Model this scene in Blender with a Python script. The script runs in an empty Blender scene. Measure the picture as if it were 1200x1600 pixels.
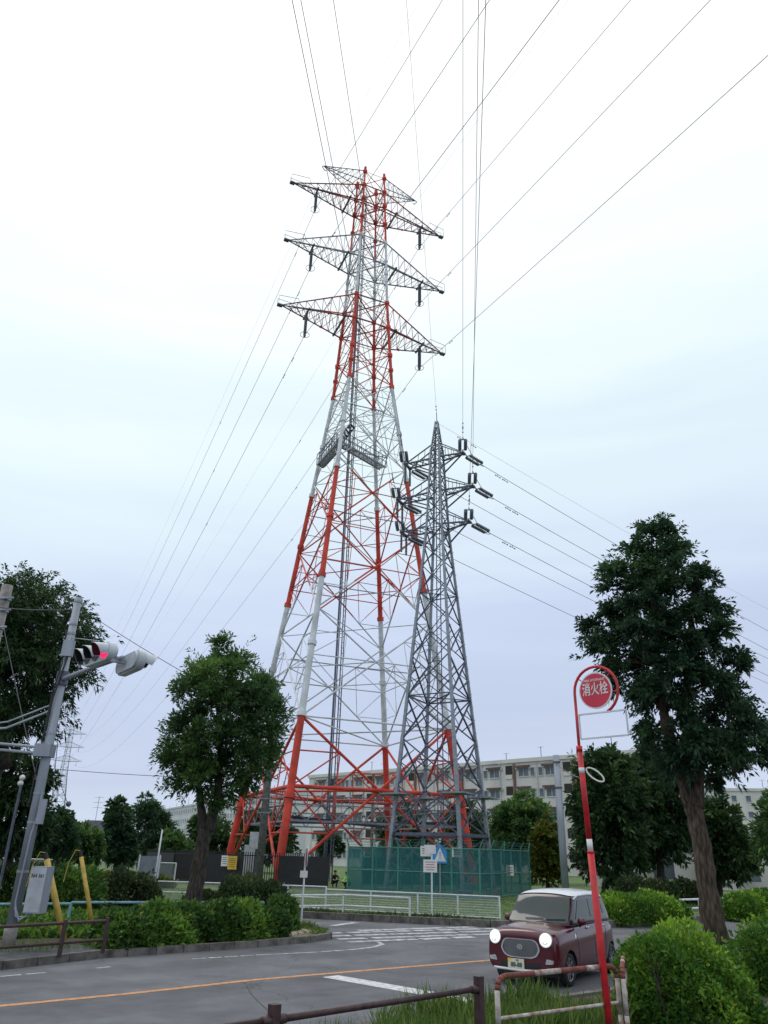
import bpy, bmesh, math, random
import numpy as np
from mathutils import Vector, Matrix
from mathutils.bvhtree import BVHTree

R_ = math.radians
rnd = random.Random(7)
sc = bpy.context.scene
col = sc.collection

# ------------------------------------------------------------------ camera
F_PX = 1157.4
PITCH, ROLL, CAMH = R_(24.77), R_(1.39), 2.2
FW = Vector((0, math.cos(PITCH), math.sin(PITCH)))
_R0 = Vector((1, 0, 0)); _U0 = Vector((0, -math.sin(PITCH), math.cos(PITCH)))
RT = _R0 * math.cos(ROLL) + _U0 * math.sin(ROLL)
UP = _U0 * math.cos(ROLL) - _R0 * math.sin(ROLL)
EYE = Vector((0, 0, CAMH))
cam_d = bpy.data.cameras.new('camera'); cam = bpy.data.objects.new('camera', cam_d); col.objects.link(cam)
M = Matrix((RT, UP, -FW)).transposed().to_4x4(); M.translation = EYE
cam.matrix_world = M
cam_d.sensor_fit = 'VERTICAL'; cam_d.sensor_height = 24.0; cam_d.lens = F_PX / 1600 * 24.0
cam_d.clip_start = 0.1; cam_d.clip_end = 4000
sc.camera = cam
sc.render.resolution_x = 768; sc.render.resolution_y = 1024

# ------------------------------------------------------------------ world: overcast sky over a Nishita sky
SUN_EL, SUN_AZ = R_(58), R_(-35)      # azimuth from +Y towards +X
w = bpy.data.worlds.new('World'); sc.world = w; w.use_nodes = True
nt = w.node_tree; N = nt.nodes; Lk = nt.links
for n in list(N): N.remove(n)
out = N.new('ShaderNodeOutputWorld'); bg = N.new('ShaderNodeBackground'); Lk.new(bg.outputs[0], out.inputs[0])
bg.inputs[1].default_value = 0.1
sky = N.new('ShaderNodeTexSky'); sky.sky_type = 'NISHITA'; sky.sun_disc = False
sky.sun_elevation = SUN_EL; sky.sun_rotation = SUN_AZ
tc = N.new('ShaderNodeTexCoord'); sep = N.new('ShaderNodeSeparateXYZ'); Lk.new(tc.outputs['Generated'], sep.inputs[0])
nz = N.new('ShaderNodeTexNoise'); nz.inputs['Scale'].default_value = 1.9; nz.inputs['Detail'].default_value = 7; nz.inputs['Distortion'].default_value = .4
mp = N.new('ShaderNodeMapping'); mp.inputs['Scale'].default_value = (1, 1, 6.0); Lk.new(tc.outputs['Generated'], mp.inputs[0]); Lk.new(mp.outputs[0], nz.inputs['Vector'])
# cloud deck: luminance rises to the zenith, a little brighter towards the hidden sun
ma = N.new('ShaderNodeMath'); ma.operation = 'MULTIPLY_ADD'; ma.inputs[1].default_value = 0.26; Lk.new(nz.outputs['Fac'], ma.inputs[0]); Lk.new(sep.outputs['Z'], ma.inputs[2])
mx = N.new('ShaderNodeMath'); mx.operation = 'MULTIPLY_ADD'; mx.inputs[1].default_value = -0.10; Lk.new(sep.outputs['X'], mx.inputs[0]); Lk.new(ma.outputs[0], mx.inputs[2])
mo = N.new('ShaderNodeMath'); mo.operation = 'SUBTRACT'; mo.inputs[1].default_value = 0.125; Lk.new(mx.outputs[0], mo.inputs[0])
cr = N.new('ShaderNodeValToRGB'); Lk.new(mo.outputs[0], cr.inputs[0])
stops = [(0.0, (.66, .76, .90)), (.06, (.63, .72, .89)), (.15, (.57, .65, .84)), (.28, (.63, .72, .93)), (.40, (.76, .88, 1.0)), (.52, (.86, 1.0, 1.04)), (.68, (1.05, 1.10, 1.12)), (1.0, (1.25, 1.25, 1.25))]
el = cr.color_ramp.elements
el[0].position = stops[0][0]; el[0].color = (*stops[0][1], 1)
el[1].position = 1.0; el[1].color = (*stops[-1][1], 1)
for p, c in stops[1:-1]:
    e = el.new(p); e.color = (*c, 1)
vs = N.new('ShaderNodeVectorMath'); vs.operation = 'SCALE'; vs.inputs['Scale'].default_value = 10.0; Lk.new(cr.outputs[0], vs.inputs[0])
mix = N.new('ShaderNodeMix'); mix.data_type = 'RGBA'; mix.inputs['Factor'].default_value = 0.94
Lk.new(sky.outputs[0], mix.inputs['A']); Lk.new(vs.outputs[0], mix.inputs['B']); Lk.new(mix.outputs['Result'], bg.inputs[0])

sun_d = bpy.data.lights.new('sun', 'SUN'); sun_d.energy = 0.6; sun_d.angle = R_(25); sun_d.color = (1, .96, .9)
sun = bpy.data.objects.new('sun', sun_d); col.objects.link(sun)
sdir = Vector((math.sin(SUN_AZ) * math.cos(SUN_EL), math.cos(SUN_AZ) * math.cos(SUN_EL), math.sin(SUN_EL)))
sun.rotation_euler = sdir.to_track_quat('Z', 'Y').to_euler()
sc.view_settings.view_transform = 'Standard'; sc.view_settings.look = 'None'
sc.view_settings.exposure = 0.0; sc.view_settings.gamma = 1.0

# ------------------------------------------------------------------ helpers
def ray(px, py): return FW + RT * ((px - 600) / F_PX) + UP * ((800 - py) / F_PX)
def G(px, py, z=0.0):
    d = ray(px, py); return EYE + d * ((z - CAMH) / d.z)
def at(px, py, y):
    d = ray(px, py); return EYE + d * (y / d.y)

def tag(o, label=None, cat=None, group=None, kind=None):
    if label: o['label'] = label
    if cat: o['category'] = cat
    if group: o['group'] = group
    if kind: o['kind'] = kind
    return o
def thing(name, label, cat, loc=(0, 0, 0), rz=0.0, group=None):
    o = bpy.data.objects.new(name, None); col.objects.link(o)
    o.location = loc; o.rotation_euler = (0, 0, rz); o.empty_display_size = .2
    return tag(o, label, cat, group)

MATS = {}
def mat(name, c, rough=.6, metal=0.0, var=0.12, scale=3.0, bump=0.0, bscale=40.0, dirt=None, spec=.5, emit=None, es=0.0, stretch=(1, 1, 1), coat=0.0):
    m = bpy.data.materials.new(name); m.use_nodes = True; t = m.node_tree; b = t.nodes['Principled BSDF']
    b.inputs['Roughness'].default_value = rough; b.inputs['Metallic'].default_value = metal
    b.inputs['Specular IOR Level'].default_value = spec; b.inputs['Coat Weight'].default_value = coat
    co = t.nodes.new('ShaderNodeTexCoord'); mpp = t.nodes.new('ShaderNodeMapping'); mpp.inputs['Scale'].default_value = stretch
    t.links.new(co.outputs['Object'], mpp.inputs[0])
    n1 = t.nodes.new('ShaderNodeTexNoise'); n1.inputs['Scale'].default_value = scale; n1.inputs['Detail'].default_value = 6
    t.links.new(mpp.outputs[0], n1.inputs['Vector'])
    r = t.nodes.new('ShaderNodeValToRGB'); t.links.new(n1.outputs['Fac'], r.inputs[0])
    lo = tuple(max(0, x * (1 - var * 1.6)) for x in c); hi = tuple(min(1, x * (1 + var * 1.2)) for x in c)
    if dirt: lo = dirt
    r.color_ramp.elements[0].position = .3; r.color_ramp.elements[0].color = (*lo, 1)
    r.color_ramp.elements[1].position = .62; r.color_ramp.elements[1].color = (*hi, 1)
    t.links.new(r.outputs[0], b.inputs['Base Color'])
    if bump:
        n2 = t.nodes.new('ShaderNodeTexNoise'); n2.inputs['Scale'].default_value = bscale; n2.inputs['Detail'].default_value = 4
        t.links.new(co.outputs['Object'], n2.inputs['Vector'])
        bp = t.nodes.new('ShaderNodeBump'); bp.inputs['Strength'].default_value = bump; bp.inputs['Distance'].default_value = .02
        t.links.new(n2.outputs['Fac'], bp.inputs['Height']); t.links.new(bp.outputs[0], b.inputs['Normal'])
    if emit:
        b.inputs['Emission Color'].default_value = (*emit, 1); b.inputs['Emission Strength'].default_value = es
    MATS[name] = m
    return m
def bark_detail(m):
    t = m.node_tree; b = t.nodes['Principled BSDF']; co = [n for n in t.nodes if n.type == 'TEX_COORD'][0]; src = b.inputs['Base Color'].links[0].from_socket
    mp = t.nodes.new('ShaderNodeMapping'); mp.inputs['Scale'].default_value = (1, 1, .22); t.links.new(co.outputs['Object'], mp.inputs[0])
    v = t.nodes.new('ShaderNodeTexVoronoi'); v.inputs['Scale'].default_value = 22; t.links.new(mp.outputs[0], v.inputs['Vector'])
    n = t.nodes.new('ShaderNodeTexNoise'); n.inputs['Scale'].default_value = 14; n.inputs['Detail'].default_value = 8; n.inputs['Roughness'].default_value = .75; t.links.new(mp.outputs[0], n.inputs['Vector'])
    mm = t.nodes.new('ShaderNodeMath'); mm.operation = 'MULTIPLY'; t.links.new(v.outputs['Distance'], mm.inputs[0]); t.links.new(n.outputs['Fac'], mm.inputs[1])
    mr = t.nodes.new('ShaderNodeMapRange'); mr.inputs['From Min'].default_value = .08; mr.inputs['From Max'].default_value = .4; mr.inputs['To Min'].default_value = 1.5; mr.inputs['To Max'].default_value = .45; t.links.new(mm.outputs[0], mr.inputs[0])
    sc_ = t.nodes.new('ShaderNodeVectorMath'); sc_.operation = 'SCALE'; t.links.new(src, sc_.inputs[0]); t.links.new(mr.outputs[0], sc_.inputs['Scale']); t.links.new(sc_.outputs[0], b.inputs['Base Color'])
    bp = t.nodes.new('ShaderNodeBump'); bp.inputs['Strength'].default_value = .9; bp.inputs['Distance'].default_value = .04; bp.invert = True; t.links.new(mm.outputs[0], bp.inputs['Height']); t.links.new(bp.outputs[0], b.inputs['Normal'])
def leaf_mat(name, dark, light, trans=.25, rough=.55):
    m = bpy.data.materials.new(name); m.use_nodes = True; t = m.node_tree; b = t.nodes['Principled BSDF']; o = t.nodes['Material Output']
    a = t.nodes.new('ShaderNodeAttribute'); a.attribute_name = 'tint'
    r = t.nodes.new('ShaderNodeValToRGB'); t.links.new(a.outputs['Fac'], r.inputs[0])
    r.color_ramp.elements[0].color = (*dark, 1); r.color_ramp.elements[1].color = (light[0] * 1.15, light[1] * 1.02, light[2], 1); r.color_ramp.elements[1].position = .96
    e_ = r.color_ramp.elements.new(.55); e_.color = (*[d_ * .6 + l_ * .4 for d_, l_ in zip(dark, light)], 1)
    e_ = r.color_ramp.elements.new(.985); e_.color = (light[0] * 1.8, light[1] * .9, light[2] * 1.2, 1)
    t.links.new(r.outputs[0], b.inputs['Base Color']); b.inputs['Roughness'].default_value = rough; b.inputs['Specular IOR Level'].default_value = .3
    tr = t.nodes.new('ShaderNodeBsdfTranslucent'); t.links.new(r.outputs[0], tr.inputs[0])
    ms = t.nodes.new('ShaderNodeMixShader'); ms.inputs[0].default_value = trans
    t.links.new(b.outputs[0], ms.inputs[1]); t.links.new(tr.outputs[0], ms.inputs[2]); t.links.new(ms.outputs[0], o.inputs['Surface'])
    return m

def frame(d):
    d = Vector(d).normalized(); a = Vector((0, 0, 1)) if abs(d.z) < .95 else Vector((1, 0, 0))
    u = d.cross(a).normalized(); v = u.cross(d).normalized(); return u, v

class MB:
    def __init__(s): s.v = []; s.f = []; s.m = []
    def add(s, vs, fs, mi=0):
        b = len(s.v); s.v += [tuple(x) for x in vs]; s.f += [tuple(i + b for i in f) for f in fs]; s.m += [mi] * len(fs); return s
    def path(s, pts, rad, n=8, mi=0, cap=True, closed=False):
        pts = [Vector(p) for p in pts]; k = len(pts)
        if not hasattr(rad, '__len__'): rad = [rad] * k
        vs = []; u = None
        for i, p in enumerate(pts):
            if closed: d = pts[(i + 1) % k] - pts[i - 1]
            else: d = pts[min(i + 1, k - 1)] - pts[max(i - 1, 0)]
            d.normalize()
            if u is None: u, _ = frame(d)
            else:
                u = (u - d * u.dot(d))
                if u.length < 1e-5: u, _ = frame(d)
                u.normalize()
            v = d.cross(u)
            for j in range(n):
                a = 2 * math.pi * (j + .5) / n
                vs.append(p + (u * math.cos(a) + v * math.sin(a)) * rad[i])
        fs = []
        for i in range(k if closed else k - 1):
            i2 = (i + 1) % k
            for j in range(n): fs.append((i * n + j, i * n + (j + 1) % n, i2 * n + (j + 1) % n, i2 * n + j))
        if cap and not closed:
            fs.append(tuple(range(n))[::-1]); fs.append(tuple((k - 1) * n + j for j in range(n)))
        return s.add(vs, fs, mi)
    def tube(s, a, b, r, r2=None, n=6, mi=0): return s.path([a, b], [r, r if r2 is None else r2], n, mi)
    def box(s, c, sz, rz=0, mi=0, ax=None):
        c = Vector(c); hx, hy, hz = sz[0] / 2, sz[1] / 2, sz[2] / 2
        if ax is None: ax = (Vector((math.cos(rz), math.sin(rz), 0)), Vector((-math.sin(rz), math.cos(rz), 0)), Vector((0, 0, 1)))
        vs = [c + ax[0] * x * hx + ax[1] * y * hy + ax[2] * z * hz for x, y, z in ((-1,-1,-1),(1,-1,-1),(1,1,-1),(-1,1,-1),(-1,-1,1),(1,-1,1),(1,1,1),(-1,1,1))]
        return s.add(vs, [(0,3,2,1),(4,5,6,7),(0,1,5,4),(1,2,6,5),(2,3,7,6),(3,0,4,7)], mi)
    def beam(s, a, b, wd, ht, mi=0):
        a, b = Vector(a), Vector(b); d = (b - a); L = d.length; d.normalize(); u, v = frame(d)
        return s.box((a + b) / 2, (L, wd, ht), ax=(d, u, v), mi=mi)
    def prism(s, pts, z0, z1, mi=0):
        k = len(pts); vs = [(p[0], p[1], z0) for p in pts] + [(p[0], p[1], z1) for p in pts]
        ar = sum(pts[i][0] * pts[(i + 1) % k][1] - pts[(i + 1) % k][0] * pts[i][1] for i in range(k))
        top = tuple(range(k, 2 * k)); bot = tuple(range(k))[::-1]
        sd = [(i, (i + 1) % k, k + (i + 1) % k, k + i) for i in range(k)]
        if ar < 0: top = top[::-1]; bot = bot[::-1]; sd = [f[::-1] for f in sd]
        return s.add(vs, [top, bot] + sd, mi)
    def ext(s, pts, o, ax, ay, an, th, mi=0):      # extrude a 2-D outline in a plane (o, ax, ay) along an
        o = Vector(o); ax = Vector(ax); ay = Vector(ay); an = Vector(an); k = len(pts)
        vs = [o + ax * p[0] + ay * p[1] for p in pts] + [o + ax * p[0] + ay * p[1] + an * th for p in pts]
        return s.add(vs, [tuple(range(k))[::-1], tuple(range(k, 2 * k))] + [(i, (i + 1) % k, k + (i + 1) % k, k + i) for i in range(k)], mi)
    def ball(s, c, r, sx=1, sy=1, sz=1, n=10, mi=0):
        c = Vector(c); vs = []; fs = []; m = n // 2 + 1
        for i in range(m + 1):
            t = math.pi * i / m
            for j in range(n):
                a = 2 * math.pi * j / n
                vs.append(c + Vector((r * sx * math.sin(t) * math.cos(a), r * sy * math.sin(t) * math.sin(a), r * sz * math.cos(t))))
        for i in range(m):
            for j in range(n): fs.append((i * n + j, (i + 1) * n + j, (i + 1) * n + (j + 1) % n, i * n + (j + 1) % n))
        return s.add(vs, fs, mi)
    def build(s, name, mats, parent=None, smooth=False, origin=None):
        me = bpy.data.meshes.new(name)
        org = Vector(origin) if origin is not None else Vector((0, 0, 0))
        me.from_pydata([tuple(Vector(v) - org) for v in s.v], [], s.f)
        if not isinstance(mats, (list, tuple)): mats = [mats]
        for m in mats: me.materials.append(m)
        if len(mats) > 1: me.polygons.foreach_set('material_index', s.m)
        if smooth: me.polygons.foreach_set('use_smooth', [True] * len(s.f))
        me.update(); o = bpy.data.objects.new(name, me); col.objects.link(o)
        if parent is not None: o.parent = parent
        elif origin is not None: o.location = org
        return o
def wpart(mb, name, mats, th, smooth=False):       # a part given in world coordinates under a thing that is not rotated
    return mb.build(name, mats, th, smooth, origin=th.matrix_basis.translation)
def fix_normals(o):
    bm = bmesh.new(); bm.from_mesh(o.data); bmesh.ops.recalc_face_normals(bm, faces=bm.faces); bm.to_mesh(o.data); bm.free()
def copy_tree(o, parent=None):
    c = o.copy(); col.objects.link(c); c.parent = parent
    for ch in list(o.children): copy_tree(ch, c)
    return c
def text_mb(body, size, o, ax, ay, mb, mi=0, xs=1.0, depth=.002, bold=0.0, an=None):
    cu = bpy.data.curves.new('t', 'FONT'); cu.body = body; cu.size = size; cu.align_x = 'CENTER'; cu.align_y = 'CENTER'; cu.offset = bold; cu.extrude = 0; cu.resolution_u = 4
    ob = bpy.data.objects.new('t', cu); col.objects.link(ob)
    bpy.context.view_layer.update()
    me = bpy.data.meshes.new_from_object(ob.evaluated_get(bpy.context.evaluated_depsgraph_get()))
    o = Vector(o); ax = Vector(ax); ay = Vector(ay); an = Vector(an) if an is not None else ax.cross(ay)
    mb.add([o + ax * v.co.x * xs + ay * v.co.y + an * depth for v in me.vertices], [tuple(p.vertices) for p in me.polygons], mi)
    bpy.data.objects.remove(ob); bpy.data.curves.remove(cu); bpy.data.meshes.remove(me)

# ------------------------------------------------------------------ materials
mAsph = mat('asphalt', (.122, .127, .140), .85, var=.16, scale=.7, bump=.5, bscale=60)
def asphalt_wear(m):
    t = m.node_tree; b = t.nodes['Principled BSDF']; src = b.inputs['Base Color'].links[0].from_socket; co = [n for n in t.nodes if n.type == 'TEX_COORD'][0]
    def mul(src, fac_node, out, lo, hi, f0=.35, f1=.65):
        mr = t.nodes.new('ShaderNodeMapRange'); mr.inputs['From Min'].default_value = f0; mr.inputs['From Max'].default_value = f1; mr.inputs['To Min'].default_value = lo; mr.inputs['To Max'].default_value = hi
        t.links.new(fac_node.outputs[out], mr.inputs[0]); mx = t.nodes.new('ShaderNodeVectorMath'); mx.operation = 'SCALE'; t.links.new(src, mx.inputs[0]); t.links.new(mr.outputs[0], mx.inputs['Scale']); return mx.outputs[0]
    mp = t.nodes.new('ShaderNodeMapping'); mp.inputs['Rotation'].default_value = (0, 0, R_(-39)); t.links.new(co.outputs['Object'], mp.inputs[0])
    mp2 = t.nodes.new('ShaderNodeMapping'); mp2.inputs['Scale'].default_value = (.06, .9, 1); t.links.new(mp.outputs[0], mp2.inputs[0])
    n1 = t.nodes.new('ShaderNodeTexNoise'); n1.inputs['Scale'].default_value = 1.0; n1.inputs['Detail'].default_value = 3; t.links.new(mp2.outputs[0], n1.inputs['Vector']); c = mul(src, n1, 'Fac', .86, 1.14)
    n2 = t.nodes.new('ShaderNodeTexNoise'); n2.inputs['Scale'].default_value = 90; n2.inputs['Detail'].default_value = 2; t.links.new(co.outputs['Object'], n2.inputs['Vector']); c = mul(c, n2, 'Fac', .62, 1.4)
    n4 = t.nodes.new('ShaderNodeTexNoise'); n4.inputs['Scale'].default_value = 1.7; n4.inputs['Detail'].default_value = 9; n4.inputs['Roughness'].default_value = .75; t.links.new(co.outputs['Object'], n4.inputs['Vector']); c = mul(c, n4, 'Fac', .84, 1.12)
    v = t.nodes.new('ShaderNodeTexVoronoi'); v.feature = 'DISTANCE_TO_EDGE'; v.inputs['Scale'].default_value = .22
    nd = t.nodes.new('ShaderNodeTexNoise'); nd.inputs['Scale'].default_value = 1.5; nd.inputs['Detail'].default_value = 6; t.links.new(co.outputs['Object'], nd.inputs['Vector'])
    ad = t.nodes.new('ShaderNodeVectorMath'); ad.operation = 'MULTIPLY_ADD'; ad.inputs[1].default_value = (.9, .9, .9); t.links.new(nd.outputs['Color'], ad.inputs[0]); t.links.new(co.outputs['Object'], ad.inputs[2]); t.links.new(ad.outputs[0], v.inputs['Vector'])
    c = mul(c, v, 'Distance', .62, 1.0, 0.0, .006)
    t.links.new(c, b.inputs['Base Color'])
asphalt_wear(mAsph)
mWalk = mat('walk_asphalt', (.075, .077, .088), .9, var=.2, scale=2.5, bump=.5, bscale=50)
mKerb = mat('kerb_concrete', (.13, .12, .11), .9, var=.35, scale=4, bump=.5, bscale=30)
mWhiteP = mat('road_white', (.62, .63, .65), .8, dirt=(.40, .41, .43), scale=9, bump=.2)
mWornP = mat('road_white_worn', (.55, .56, .58), .8, dirt=(.16, .165, .18), scale=5, bump=.2)
mYelP = mat('road_orange', (.60, .28, .12), .8, dirt=(.34, .19, .11), scale=9)
mGrass = mat('lawn', (.10, .17, .045), .9, dirt=(.07, .10, .04), scale=1.2, bump=.8, bscale=70)
mSoil = mat('soil', (.07, .06, .04), .95, dirt=(.04, .045, .02), scale=3, bump=.8, bscale=25)
mSand = mat('sand', (.33, .27, .2), .95, var=.15, scale=6, bump=.5)
mRed = mat('tower_red', (.56, .045, .022), .6, var=.22, scale=1.1, bump=.15, bscale=6)
mWht = mat('tower_white', (.62, .64, .68), .55, dirt=(.44, .45, .48), scale=.9)
mBacklitRed = mat('arm_backlit_red', (.22, .03, .045), .6, var=.2, scale=2)  # red arm paint with its backlit darkness put into the colour
mGalv = mat('galvanised', (.25, .275, .32), .5, metal=.35, var=.15, scale=5)
mGalvD = mat('galvanised_dark', (.11, .12, .165), .55, metal=.3, var=.2, scale=5)
mGalvL = mat('galvanised_pole', (.30, .33, .38), .5, metal=.3, var=.14, scale=3, stretch=(1, 1, .25), bump=.1)
mIns = mat('insulator', (.14, .16, .21), .3, var=.1)
mWire = mat('wire', (.14, .14, .155), .6)
mWireL = mat('wire_light', (.22, .23, .25), .6)
mDark = mat('black_paint', (.018, .017, .022), .5)
mBrown = mat('brown_paint', (.045, .022, .022), .45, var=.3, scale=12, dirt=(.03, .012, .012))
mWPaint = mat('white_paint', (.66, .68, .72), .45, var=.08, scale=4)
mRust = mat('rust_red', (.20, .055, .045), .7, dirt=(.10, .035, .02), scale=14, bump=.3)
mRustW = mat('rust_white', (.50, .47, .44), .7, dirt=(.22, .09, .05), scale=9, bump=.3)
mBlueR = mat('blue_rail', (.20, .38, .45), .5, var=.15, scale=4)
mYel = mat('yellow_guard', (.46, .32, .06), .5, var=.15, scale=6)
mBark = mat('bark', (.055, .045, .036), .95, dirt=(.028, .024, .02), scale=6, bump=1.0, bscale=18, stretch=(1, 1, .3))
mBarkR = mat('bark_brown', (.085, .06, .042), .95, dirt=(.04, .032, .022), scale=5, bump=1.0, bscale=16, stretch=(1, 1, .3))
bark_detail(mBark); bark_detail(mBarkR)
mWall = mat('render_wall', (.64, .62, .60), .9, var=.07, scale=.35, stretch=(1, 1, .2), bump=.1, bscale=8)
mWallF = mat('render_wall_far', (.58, .59, .61), .9, var=.05, scale=.3)
mAwn = mat('awning_brown', (.13, .075, .07), .8)
mGlass = mat('window_glass', (.10, .12, .15), .15, var=.3, scale=.6)
mFrame = mat('window_frame', (.55, .56, .58), .5)
mHole = mat('stair_opening', (.04, .035, .035), .9)
mStrip = mat('brown_strip', (.17, .10, .085), .8)
mRoofT = mat('roof_tile', (.07, .07, .095), 1.0, spec=.1)
mNetF = mat('green_frame', (.06, .22, .19), .5)
mSkin = mat('skin', (.45, .28, .2), .6)
mCloth = mat('dark_cloth', (.02, .02, .025), .8)
mVest = mat('lime_vest', (.45, .85, .12), .6)
mHair = mat('hair', (.02, .015, .012), .6)
mConc = mat('concrete_pole', (.26, .25, .24), .85, dirt=(.16, .14, .13), scale=5, bump=.3)
mWood = mat('old_pole', (.10, .10, .10), .9, var=.3, scale=6)
mSignW = mat('sign_white', (.75, .74, .72), .5, var=.05)
mSignR = mat('sign_red', (.62, .025, .06), .4, var=.04)
mPoleR = mat('pole_red', (.50, .014, .02), .45, var=.3, scale=7, dirt=(.34, .02, .022), bump=.15, bscale=25)
mSignB = mat('sign_blue', (.05, .25, .6), .4)
mSignY = mat('sign_yellow', (.7, .42, .05), .5)
mSignX = mat('board_grey', (.22, .25, .29), .6)

# translucent netting: a woven sheet with see-through holes too small to model
def net_mat():
    m = bpy.data.materials.new('green_net'); m.use_nodes = True; t = m.node_tree; b = t.nodes['Principled BSDF']; o = t.nodes['Material Output']
    b.inputs['Base Color'].default_value = (.02, .15, .16, 1); b.inputs['Roughness'].default_value = .9
    tp = t.nodes.new('ShaderNodeBsdfTransparent'); ms = t.nodes.new('ShaderNodeMixShader')
    n = t.nodes.new('ShaderNodeTexNoise'); n.inputs['Scale'].default_value = .8; co = t.nodes.new('ShaderNodeTexCoord'); t.links.new(co.outputs['Object'], n.inputs['Vector'])
    mr = t.nodes.new('ShaderNodeMapRange'); mr.inputs['To Min'].default_value = .46; mr.inputs['To Max'].default_value = .66
    mr.inputs['From Min'].default_value = .3; mr.inputs['From Max'].default_value = .7
    t.links.new(n.outputs['Fac'], mr.inputs[0]); t.links.new(mr.outputs[0], ms.inputs[0])
    t.links.new(tp.outputs[0], ms.inputs[1]); t.links.new(b.outputs[0], ms.inputs[2]); t.links.new(ms.outputs[0], o.inputs['Surface'])
    return m
mNet = net_mat()
def wiremesh_mat(fac, c=(.45, .48, .5)):
    m = bpy.data.materials.new('wire_mesh'); m.use_nodes = True; t = m.node_tree; b = t.nodes['Principled BSDF']; o = t.nodes['Material Output']
    b.inputs['Base Color'].default_value = (*c, 1); b.inputs['Roughness'].default_value = .6
    tp = t.nodes.new('ShaderNodeBsdfTransparent'); ms = t.nodes.new('ShaderNodeMixShader'); ms.inputs[0].default_value = fac
    t.links.new(tp.outputs[0], ms.inputs[1]); t.links.new(b.outputs[0], ms.inputs[2]); t.links.new(ms.outputs[0], o.inputs['Surface'])
    return m
mMesh = wiremesh_mat(.22)

# ------------------------------------------------------------------ ground
E_ = Vector((.78, .626)); N_ = Vector((-.626, .78))          # along / across the main road
def TN(t, n): p = E_ * t + N_ * n; return (p.x, p.y)
def flat(name, pts, z, m, kind='structure'):
    mb = MB(); k = len(pts); mb.add([(p[0], p[1], z) for p in pts], [tuple(range(k))])
    o = mb.build(name, m)
    if o.data.polygons[0].normal.z < 0: o.data.flip_normals()
    return tag(o, kind=kind)
flat('ground', [(-1500, -300), (1500, -300), (1500, 2500), (-1500, 2500)], -.02, mGrass)
flat('road', [TN(-120, 8.9), TN(160, 8.9), TN(160, 36), TN(-120, 36)], 0.0, mAsph)
def slab(name, pts, z, m): o = MB().prism(pts, -.3, z).build(name, m); return tag(o, kind='structure')
island = [(-60, -45), (-20, -1.5), (-7.23, 16.83), (-6.04, 18.8), (-2.95, 21.52), (-1.75, 22.9), (-1.25, 23.9), (-1.35, 24.9), (-2.1, 26.6), (-3.2, 28.0), (-6, 29.4), (-12, 30.6), (-60, 36), (-140, 40)]
slab('verge_ground', island, .12, mSoil)
park = [(-160, 46), (-60, 41.5), (-12, 33.4), (-2.7, 30.9), (1.3, 29.7), (4.0, 28.9), (5.6, 28.7), (7.2, 29.2), (13, 33.6), (40, 55), (120, 118), (400, 600), (-400, 600)]
slab('park_ground', park, .18, mGrass)
near = [TN(-120, 9.25), TN(160, 9.25), TN(160, -40), TN(-120, -40)]
slab('verge_near', near, .10, mSoil)
flat('pavement', [TN(-120, 7.25), TN(160, 7.25), TN(160, -30), TN(-120, -30)], .106, mWalk)
flat('pavement_far', [(-9.4, 13.9), (-7.5, 16.9), (-6.3, 18.9), (-4.4, 20.6), (-5.1, 21.3), (-7.6, 19.6), (-9.2, 17.4), (-12, 13.4)], .126, mWalk)
flat('sand_patch', [(-2.6, 22.5), (-1.9, 23.1), (-1.45, 23.9), (-1.6, 24.7), (-2.2, 25.3), (-3, 24.5)], .127, mSand)
def kerb(name, pts, wd, h):
    mb = MB()
    for a, b in zip(pts[:-1], pts[1:]):
        a = Vector((*a, 0)); b = Vector((*b, 0)); L = (b - a).length; k = max(1, int(L / .6)); d = (b - a) / k
        for i in range(k):
            p = a + d * i; q = a + d * (i + .975)
            mb.beam(p + Vector((0, 0, h / 2 - .03)), q + Vector((0, 0, h / 2 - .03)), wd, h + .06 + rnd.uniform(-.006, .006))
    return tag(mb.build(name, mKerb), kind='structure')
kerb('kerb_island', [(-20, -1.5)] + island[2:11], .17, .15)
kerb('kerb_park', [(-40, 38.1)] + park[2:10], .2, .22)
kerb('kerb_near', [TN(-30, 9.3), TN(60, 9.3)], .16, .14)
# painted markings
def ribbon(mb, pts, wd, z=.004, mi=0):
    pts = [Vector((p[0], p[1])) for p in pts]; vs = []
    for i, p in enumerate(pts):
        d = pts[min(i + 1, len(pts) - 1)] - pts[max(0, i - 1)]; d.normalize(); n = Vector((-d.y, d.x)) * wd / 2
        vs += [(p.x - n.x, p.y - n.y, z), (p.x + n.x, p.y + n.y, z)]
    mb.add(vs, [(2 * i, 2 * i + 2, 2 * i + 3, 2 * i + 1) for i in range(len(pts) - 1)], mi)
def gp(*pp): return [tuple(G(*p)[:2]) for p in pp]
mb = MB(); yl = gp((-60, 1578), (0, 1572), (200, 1553), (400, 1531), (600, 1514), (760, 1501)); d = (Vector(yl[-1]) - Vector(yl[-2])).normalized()
d0 = (Vector(yl[0]) - Vector(yl[1])).normalized()
yl = [tuple(Vector(yl[0]) + d0 * 60)] + yl + [tuple(Vector(yl[-1]) + d * 8), tuple(Vector(yl[-1]) + d * 40)]
ribbon(mb, yl, .16); tag(mb.build('centre_line', mYelP), kind='structure')
mb = MB(); ribbon(mb, gp((516, 1525.5), (742, 1565.5)), .42); ribbon(mb, gp((758, 1568), (822, 1578)), .12)
tag(mb.build('stop_line', mWhiteP), kind='structure')
mb = MB(); ed = [Vector(p) for p in gp((-60, 1532), (0, 1526), (80, 1519), (150, 1513), (230, 1505), (300, 1498.5), (400, 1492.5), (500, 1487.5), (560, 1483), (585, 1479.5), (598, 1475.5), (592, 1472.5))]
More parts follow.
